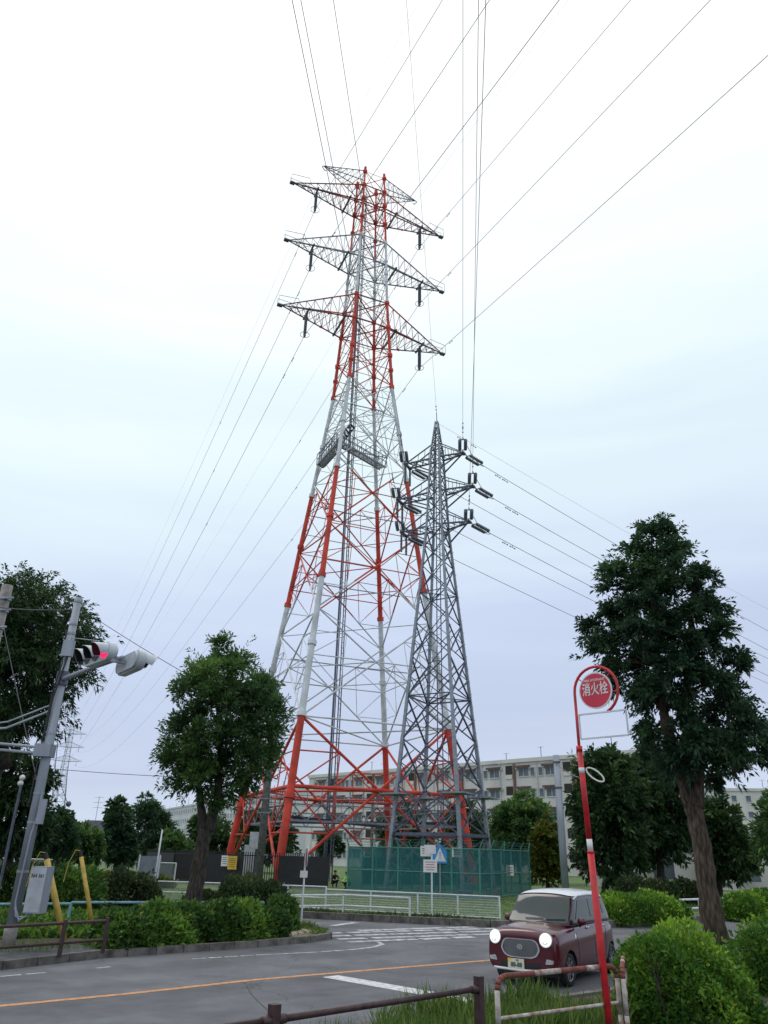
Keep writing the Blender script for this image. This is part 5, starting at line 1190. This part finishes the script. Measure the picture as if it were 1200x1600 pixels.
# ------------------------------------------------------------------ people far off
def person(label, px, py, y, shirt, turn=0.0):
    p = at(px, py, y); th_o = None; s = 1.0
    J = [((0, .12, .30), .13), ((0, .06, .48), .125), ((0, -.06, .66), .14), ((0, -.1, .76), .055), ((0, -.13, .86), .1), ((0, -.14, .93), .085),
         ((.1, .1, .28), .09), ((.15, -.28, .46), .065), ((.13, -.05, .1), .045), ((.13, -.2, .04), .04),
         ((-.1, .1, .28), .09), ((-.15, -.28, .46), .065), ((-.13, -.05, .1), .045), ((-.13, -.2, .04), .04),
         ((.2, -.06, .67), .06), ((.25, -.2, .5), .045), ((.16, -.4, .42), .035), ((.12, -.48, .4), .03),
         ((-.2, -.06, .67), .06), ((-.25, -.2, .5), .045), ((-.16, -.4, .42), .035), ((-.12, -.48, .4), .03)]
    Ed = [(0, 1), (1, 2), (2, 3), (3, 4), (4, 5), (0, 6), (6, 7), (7, 8), (8, 9), (0, 10), (10, 11), (11, 12), (12, 13), (2, 14), (14, 15), (15, 16), (16, 17), (2, 18), (18, 19), (19, 20), (20, 21)]
    me = bpy.data.meshes.new('person'); me.from_pydata([j[0] for j in J], Ed, []); tmp = bpy.data.objects.new('tmp', me); col.objects.link(tmp)
    md = tmp.modifiers.new('s', 'SKIN'); 
    for i, j in enumerate(J): me.skin_vertices[0].data[i].radius = (j[1], j[1])
    me.skin_vertices[0].data[0].use_root = True
    tmp.modifiers.new('ss', 'SUBSURF').levels = 1; bpy.context.view_layer.update()
    m2 = bpy.data.meshes.new_from_object(tmp.evaluated_get(bpy.context.evaluated_depsgraph_get())); bpy.data.objects.remove(tmp)
    for m in (mSkin, mCloth, shirt): m2.materials.append(m)
    for f in m2.polygons: z = f.center.z; f.material_index = 1 if z < .44 else (2 if z < .75 and f.center.y > -.3 else 0); f.use_smooth = True
    o = bpy.data.objects.new('person', m2); col.objects.link(o); o.location = (p.x, p.y, .18); o.rotation_euler = (0, 0, turn)
    h = MB(); h.ball((0, -.11, .93), .11, 1, 1, .8, 12); hb2 = h.build('hair', mHair, o, smooth=True)
    return tag(o, label, 'person')
person('person in dark clothes crouching by the end of the black fence', 522, 1375, 53, mCloth, R_(30))
person('person in a lime yellow vest crouching left of the green net', 544, 1380, 50, mVest, R_(-60))

# ------------------------------------------------------------------ the car
CAR = Vector((2.80, 16.25, 0)); HEAD = R_(55.5)          # rearward axis direction
carT = thing('parked_car', 'maroon compact car with white roof and lit headlights on the road', 'car', CAR, HEAD - math.pi / 2)
carT.name = 'car'
mMar = mat('car_maroon', (.085, .007, .015), .2, var=.05, coat=.5, spec=.5)
mRoofW = mat('car_white', (.72, .74, .78), .3, var=.03, coat=.5)
mCGl = mat('car_glass', (.035, .05, .052), .05, var=.05, spec=.45)
mChr = mat('chrome', (.75, .76, .78), .18, metal=.8, var=.03); mTyre = mat('tyre', (.02, .02, .02), .85); mRim = mat('rim', (.3, .31, .33), .35, metal=.6)
mLampOn = mat('headlight_on', (.9, .9, .85), .2, emit=(1, .97, .88), es=.75); mBlk = mat('black_trim', (.015, .015, .018), .5)
mPlate = mat('plate', (.72, .70, .55), .5, var=.03); mPlateY = mat('plate_corner', (.75, .55, .08), .5); mGreenT = mat('plate_ink', (.03, .07, .05), .5)
# local frame: x across, y rearwards from the nose, z up
ST = [(0, .62, .33, .82), (.015, .67, .28, .87), (.07, .71, .24, .925), (.22, .73, .21, .965), (.5, .735, .20, .99), (.85, .737, .20, 1.01), (1.2, .737, .20, 1.02), (1.8, .737, .20, 1.04), (2.4, .737, .20, 1.05), (2.95, .735, .21, 1.06), (3.25, .72, .24, 1.05), (3.37, .68, .30, .98), (3.4, .60, .38, .88)]
def body_section(hw, zb, zt, crown=.03):
    h = zt - zb; pts = []
    half = [(0, zb), (hw * .7, zb), (hw * .93, zb + .03), (hw, zb + .14), (hw, zb + h * .45), (hw * .985, zb + h * .72), (hw * .93, zb + h * .90), (hw * .80, zb + h * .975), (hw * .45, zt + crown * .6), (0, zt + crown)]
    return half + [(-x, z) for x, z in half[-2:0:-1]]
bm = bmesh.new(); rings = []
for y, hw, zb, zt in ST: rings.append([bm.verts.new((x, y - .03 * (1 - (x / .75) ** 2) * (1 if y < .2 else 0), z)) for x, z in body_section(hw, zb, zt)])
k = len(rings[0])
for a, b in zip(rings[:-1], rings[1:]):
    for i in range(k): bm.faces.new((a[i], a[(i + 1) % k], b[(i + 1) % k], b[i]))
bm.faces.new(rings[0][::-1]); bm.faces.new(rings[-1]); bmesh.ops.recalc_face_normals(bm, faces=bm.faces)
me = bpy.data.meshes.new('body'); bm.to_mesh(me); bm.free()
tmp = bpy.data.objects.new('tmp', me); col.objects.link(tmp); sb = tmp.modifiers.new('s', 'SUBSURF'); sb.levels = 3
cut = MB()
for y in (.66, 3.115 - .03): 
    for sx in (-1, 1): cut.path([(sx * .46, y, .28), (sx * .95, y, .28)], .325, 28)
co = cut.build('cut', mBlk); bmo = tmp.modifiers.new('b', 'BOOLEAN'); bmo.object = co; bmo.operation = 'DIFFERENCE'; bmo.solver = 'EXACT'
bpy.context.view_layer.update()
m2 = bpy.data.meshes.new_from_object(tmp.evaluated_get(bpy.context.evaluated_depsgraph_get())); bpy.data.objects.remove(tmp); bpy.data.objects.remove(co)
m2.materials.clear(); m2.materials.append(mMar); m2.materials.append(mBlk)
for f in m2.polygons:
    f.use_smooth = True; f.material_index = 0; c = f.center
    for y in (.66, 3.085):
        if abs(c.x) < .742 and abs(c.x) > .44 and (c.y - y) ** 2 + (c.z - .28) ** 2 < .328 ** 2 and (abs(f.normal.x) < .3 or abs(c.x) < .5): f.material_index = 1; f.use_smooth = False
body = bpy.data.objects.new('body', m2); col.objects.link(body); body.parent = carT
bvh = BVHTree.FromPolygons([v.co for v in m2.vertices], [tuple(p.vertices) for p in m2.polygons])
# greenhouse
GS = [(.78, .64, 1.0), (.95, .64, 1.12), (1.24, .61, 1.48), (1.36, .60, 1.55), (1.9, .60, 1.58), (2.5, .595, 1.575), (3.05, .58, 1.55), (3.18, .575, 1.49), (3.28, .61, 1.2), (3.32, .63, 1.02)]
bm = bmesh.new(); rings = []
for y, hw, zt in GS:
    zb = .96; h = zt - zb; bw = .675 if zt > 1.2 else .655
    half = [(0, zb), (bw, zb), (bw, zb + .04), (bw + (hw - bw) * .5, zb + h * .5), (hw, zt - .07 * min(1, h * 3)), (hw * .9, zt - .015), (hw * .5, zt + .012), (0, zt + .02)]
    rings.append([bm.verts.new((x, y, z)) for x, z in half + [(-x, z) for x, z in half[-2:0:-1]]])
k = len(rings[0])
for a, b in zip(rings[:-1], rings[1:]):
    for i in range(k): bm.faces.new((a[i], a[(i + 1) % k], b[(i + 1) % k], b[i]))
bm.faces.new(rings[0][::-1]); bm.faces.new(rings[-1]); bmesh.ops.recalc_face_normals(bm, faces=bm.faces)
me = bpy.data.meshes.new('cabin'); bm.to_mesh(me); bm.free(); tmp = bpy.data.objects.new('tmp', me); col.objects.link(tmp); tmp.modifiers.new('s', 'SUBSURF').levels = 2
bpy.context.view_layer.update(); m3 = bpy.data.meshes.new_from_object(tmp.evaluated_get(bpy.context.evaluated_depsgraph_get())); bpy.data.objects.remove(tmp)
m3.materials.clear(); m3.materials.append(mat('car_pillar', (.03, .006, .010), .25, var=.05, coat=.4))
for f in m3.polygons: f.use_smooth = True
cab = bpy.data.objects.new('cabin', m3); col.objects.link(cab); cab.parent = carT
bvc = BVHTree.FromPolygons([v.co for v in m3.vertices], [tuple(p.vertices) for p in m3.polygons])
def patch(tree_, origin, axu, axv, direction, poly, off, rings_n=6, mb=None, mi=0, thick=.0, hole=None):
    """project a polygon (2-D, in axu/axv about origin) along direction on to a surface; concentric rings keep the curvature"""
    mb = mb or MB(); D = Vector(direction); o = Vector(origin); U = Vector(axu); V = Vector(axv)
    den = []
    for i in range(len(poly)):
        a, b = Vector(poly[i]), Vector(poly[(i + 1) % len(poly)]); n = max(1, int((b - a).length / .05)); den += [a.lerp(b, t / n) for t in range(n)]
    cx = sum((p for p in den), Vector((0, 0))) / len(den); vs = []; k = len(den)
    scs = [1 - i / rings_n for i in range(rings_n)] if hole is None else [1, (1 + hole) / 2, hole]
    def hit(p):
        q = o + U * p.x + V * p.y; h = tree_.ray_cast(q - D * 3, D); 
        if h[0] is None: h = tree_.find_nearest(q)
        return h[0] + h[1] * off if h[1].dot(D) < 0 else h[0] - h[1] * off
    for s in scs:
        for p in den: vs.append(hit(cx + (p - cx) * s))
    fs = []
    for i in range(len(scs) - 1):
        for j in range(k): fs.append((i * k + j, i * k + (j + 1) % k, (i + 1) * k + (j + 1) % k, (i + 1) * k + j))
    if hole is None: vs.append(hit(cx)); fs += [((len(scs) - 1) * k + j, (len(scs) - 1) * k + (j + 1) % k, len(scs) * k) for j in range(k)]
    mb.add(vs, fs, mi); return mb
FY = Vector((0, 1, 0))
def rounded(pts, r=.04, n=4):
    out = []; k = len(pts)
    for i in range(k):
        p = Vector(pts[i]); a = (Vector(pts[i - 1]) - p); b = (Vector(pts[(i + 1) % k]) - p); ra = min(r, a.length * .45, b.length * .45); a = p + a.normalized() * ra; b = p + b.normalized() * ra
        for t in range(n + 1): t /= n; out.append(tuple(a * (1 - t) ** 2 + p * 2 * t * (1 - t) + b * t * t))
    return out
# roof panel in white
patch(bvc, (0, 2.15, 1.5), (1, 0, 0), (0, 1, 0), (0, 0, -1), rounded([(-.575, -.84), (.575, -.84), (.58, .95), (-.58, .95)], .12), .012, 12).build('roof_panel', mRoofW, carT, smooth=True)
mb = MB()
for sx in (-1, 1): mb.path([bvc.ray_cast(Vector((sx * 1.5, y, z)), Vector((-sx, 0, 0)))[0] + Vector((sx * .006, 0, .0)) for y, z in ((1.34, 1.44), (1.6, 1.50), (2.2, 1.51), (2.8, 1.49), (3.02, 1.44))], .022, 6)
mb.build('roof_gutter', mRoofW, carT, smooth=True)
patch(bvc, (0, 1.1, 1.23), (1, 0, 0), (0, 0, 1), FY, rounded([(-.63, -.20), (.63, -.20), (.555, .24), (-.555, .24)], .06), .006, 8).build('windscreen', mCGl, carT, smooth=True)
patch(bvc, (0, 3.3, 1.27), (1, 0, 0), (0, 0, 1), -FY, rounded([(-.5, -.12), (.5, -.12), (.44, .15), (-.44, .15)], .06), .006, 6).build('rear_window', mCGl, carT, smooth=True)
for sx in (-1, 1):
    for poly in ([(1.22, 1.09), (2.02, 1.10), (2.02, 1.44), (1.52, 1.42)], [(2.09, 1.10), (2.80, 1.12), (2.80, 1.42), (2.09, 1.44)], [(2.86, 1.13), (3.08, 1.17), (3.0, 1.38), (2.86, 1.41)]):
        patch(bvc, (sx * .6, 0, 0), (0, 1, 0), (0, 0, 1), (-sx, 0, 0), rounded(poly, .05), .006, 5).build('side_window', mCGl, carT, smooth=True)
    for lx in ([(1.12, .3), (1.10, .98)], [(2.06, .26), (2.06, 1.05)], [(2.72, .62), (2.84, 1.04)], [(1.10, .98), (2.06, 1.035), (2.84, 1.045)], [(1.12, .3), (2.06, .26), (2.6, .3), (2.72, .62)]):
        pts = []
        for (ya, za), (yb, zb_) in zip(lx[:-1], lx[1:]):
            for t in range(7): y, z = ya + (yb - ya) * t / 6, za + (zb_ - za) * t / 6; h = bvh.ray_cast(Vector((sx * 2, y, z)), Vector((-sx, 0, 0))); pts.append(h[0] + Vector((sx * .001, 0, 0)))
        mb = MB(); mb.path(pts, .005, 4); mb.build('door_seam', mBlk, carT)
    for y in (1.78, 2.68):
        h = bvh.ray_cast(Vector((sx * 2, y, .93)), Vector((-sx, 0, 0)))[0]; mb = MB(); mb.path([h + Vector((0, -.08, 0)), h + Vector((sx * .035, -.05, 0)), h + Vector((sx * .035, .05, 0)), h + Vector((0, .08, 0))], .013, 8); mb.build('door_handle', mChr, carT, smooth=True)
    mb = MB(); c = Vector((sx * .80, 1.2, 1.06)); mb.ball(c, .085, 1.05, .7, .85, 16); mir = mb.build('wing_mirror', mMar, carT, smooth=True)
    MB().path([(sx * .68, 1.22, 1.0), (sx * .76, 1.21, .98), (sx * .79, 1.2, 1.02)], .022, 8).build('mirror_stalk', mBlk, mir)
    MB().ball((sx * .81, 1.245, 1.06), .07, 1, .3, .8, 12).build('mirror_glass', mCGl, mir)
    # wheels
    for y in (.66, 3.085):
        t = MB(); prof = [(.20, -.07), (.262, -.075), (.278, -.05), (.28, 0), (.278, .05), (.262, .075), (.20, .07)]; n = 28; vs = []
        for r, x in prof:
            for j in range(n): a = 2 * math.pi * j / n; vs.append((sx * (.64 + x), y + r * math.cos(a), .28 + r * math.sin(a)))
        t.add(vs, [(i * n + j, i * n + (j + 1) % n, (i + 1) * n + (j + 1) % n, (i + 1) * n + j) for i in range(len(prof) - 1) for j in range(n)])
        wh = t.build('wheel', mTyre, carT, smooth=True)
        rm = MB(); ox = sx * .69
        rm.path([(sx * .60, y, .28), (sx * .64, y, .28)], .19, 24); rm.path([(ox + math.cos(0) * 0, y + .19 * math.cos(a), .28 + .19 * math.sin(a)) for a in [k * math.pi / 14 for k in range(28)]], .014, 6, closed=True)
        for q in range(8):
            a = q * math.pi / 4; rm.beam((ox - sx * .01, y + .04 * math.cos(a), .28 + .04 * math.sin(a)), (ox, y + .19 * math.cos(a), .28 + .19 * math.sin(a)), .03, .022)
        rm.path([(ox - sx * .03, y, .28), (ox + sx * .01, y, .28)], .05, 14); rm.build('rim', mRim, wh)
    # headlights: round, standing proud of the wing
    hl = bvh.ray_cast(Vector((sx * .52, -2, .795)), FY); c = hl[0]; nrm_ = (hl[1] * .55 + Vector((sx * .10, -1, .25)) * .45).normalized(); u = nrm_.cross(Vector((0, 0, 1))).normalized(); v = u.cross(nrm_)
    c = c - nrm_ * .035
    def disc(mb, r, d0, d1, mi=0, n=28): mb.path([c + nrm_ * d0, c + nrm_ * d1], [r, r * .97], n, mi)
    mb = MB(); disc(mb, .128, -.04, .045); hb_ = mb.build('headlight', mChr, carT, smooth=False)
    mb = MB(); vs = []; n = 28
    for i in range(6):
        t = i / 6 * math.pi / 2; r = .113 * math.cos(t); h_ = .046 + .03 * math.sin(t)
        for j in range(n): a = 2 * math.pi * j / n; vs.append(c + nrm_ * h_ + (u * math.cos(a) + v * math.sin(a)) * r)
    vs.append(c + nrm_ * .076); mb.add(vs, [(i * n + j, i * n + (j + 1) % n, (i + 1) * n + (j + 1) % n, (i + 1) * n + j) for i in range(5) for j in range(n)] + [(5 * n + j, 5 * n + (j + 1) % n, 6 * n) for j in range(n)])
    mb.build('lamp_lens', mLampOn, hb_, smooth=True)
    mb = MB(); mb.path([c + nrm_ * .078 + (u * math.cos(a) + v * math.sin(a)) * .05 + v * -.02 for a in [math.pi * (1.1 + .8 * q / 8) for q in range(9)]], .009, 6); mb.build('lamp_bulb_shade', mChr, hb_)
    # fog lamp trim
    patch(bvh, (0, 0, 0), (1, 0, 0), (0, 0, 1), FY, rounded([(sx * .49, .40), (sx * .64, .41), (sx * .66, .47), (sx * .52, .49)], .02), .008, 3).build('fog_lamp_trim', mChr, carT, smooth=True)
    patch(bvh, (0, 3.4, 0), (1, 0, 0), (0, 0, 1), -FY, rounded([(sx * .5, .68), (sx * .62, .70), (sx * .62, .95), (sx * .5, .93)], .05), .012, 4).build('tail_light', mSignR, carT, smooth=True)
    patch(bvh, (0, 0, 0), (0, 1, 0), (0, 0, 1), (-sx, 0, 0), rounded([(.99, .76), (1.05, .80), (1.06, .86), (1.0, .84)], .01), .005, 2).build('side_repeater', mChr, carT)
gr = rounded([(-.36, .745), (-.29, .79), (.29, .79), (.36, .745), (.405, .62), (.33, .51), (.22, .475), (-.22, .475), (-.33, .51), (-.405, .62)], .045)
patch(bvh, (0, 0, 0), (1, 0, 0), (0, 0, 1), FY, gr, .004, 6).build('grille', mBlk, carT, smooth=True)
go = bpy.data.objects.get('grille')
patch(bvh, (0, 0, 0), (1, 0, 0), (0, 0, 1), FY, gr, .014, mb=None, hole=.91).build('grille_surround', mChr, carT, smooth=True)
mb = MB()
for i in range(-9, 10):
    for j_ in range(9):
        x = i * .037 + (.018 if j_ % 2 else 0); z = .49 + j_ * .033
        if abs(x) < .36 - max(0, .58 - z) * 1.3 - max(0, z - .66) * .5 and z < .77:
            h = bvh.ray_cast(Vector((x, -2, z)), FY)[0]
            if h: rg = [h + Vector((math.cos(a) * .016, -.008, math.sin(a) * .016)) for a in [q * math.pi / 3 for q in range(6)]]; mb.path(rg, .0035, 4, closed=True)
mb.build('grille_mesh', mat('grille_grey', (.34, .35, .37), .4, metal=.4), go)
h = bvh.ray_cast(Vector((0, -2, .655)), FY)[0]; mb = MB(); ov = [(math.cos(a) * .055, math.sin(a) * .042) for a in [k * math.pi / 12 for k in range(24)]]
mb.ext(ov, h + Vector((0, -.012, 0)), (1, 0, 0), (0, 0, 1), (0, -1, 0), .014); em = mb.build('emblem', mChr, go)
mb = MB(); hb_ = h + Vector((0, -.0265, 0)); mb.path([hb_ + Vector((-.022, 0, -.022)), hb_ + Vector((-.022, 0, .022)), hb_ + Vector((.008, 0, .022)), hb_ + Vector((.026, 0, .006)), hb_ + Vector((.026, 0, -.008)), hb_ + Vector((.008, 0, -.022))], .006, 6, closed=True); mb.build('emblem_mark', mBlk, em)
patch(bvh, (0, 0, 0), (1, 0, 0), (0, 0, 1), FY, rounded([(-.40, .40), (.40, .40), (.44, .30), (-.44, .30)], .03), .006, 4).build('lower_intake', mBlk, carT, smooth=True)
mb = MB(); lip = []
for k_ in range(17):
    x = -.56 + 1.12 * k_ / 16; hh = bvh.ray_cast(Vector((x, -2, .30)), FY)
    if hh[0]: lip.append(hh[0] + Vector((0, -.015, -.03 + .02 * abs(x))))
mb.path(lip, .024, 8); mb.build('bumper_lip', mRoofW, carT, smooth=True)
h = bvh.ray_cast(Vector((-.05, -2, .385)), FY)[0]; pc = Vector((-.09, h.y - .02, .375))
mb = MB(); mb.box(pc, (.33, .012, .165)); pl = mb.build('number_plate', mPlate, carT)
mb = MB(); mb.add([pc + Vector((-.165, -.0075, .082)), pc + Vector((-.165, -.0075, .0)), pc + Vector((-.06, -.0075, .082))], [(0, 1, 2)]); mb.build('plate_corner', mPlateY, pl)
mb = MB(); text_mb('88-88', .105, pc + Vector((.01, -.009, -.02)), (1, 0, 0), (0, 0, 1), mb, xs=.95, bold=.003, an=Vector((0, -1, 0))); text_mb('580', .04, pc + Vector((.03, -.009, .055)), (1, 0, 0), (0, 0, 1), mb, bold=.001, an=Vector((0, -1, 0))); mb.build('plate_digits', mGreenT, pl)
for x in (-.25, .2):
    mb = MB(); pts = []
    for t in range(7): q = Vector((x + .38 * t / 6, .9, 1.05 + .02 * math.sin(t))); h = bvc.ray_cast(Vector((q.x, -2, 1.075 + .012 * t / 6)), FY); pts.append((h[0] if h[0] else q) + Vector((0, -.02, .012)))
    mb.path(pts, .009, 5); mb.build('wiper', mBlk, carT)
MB().box((0, 1.75, .22), (1.25, 2.9, .12)).build('underside_shade', mBlk, carT)  # black box added to deepen the shadow beneath the car
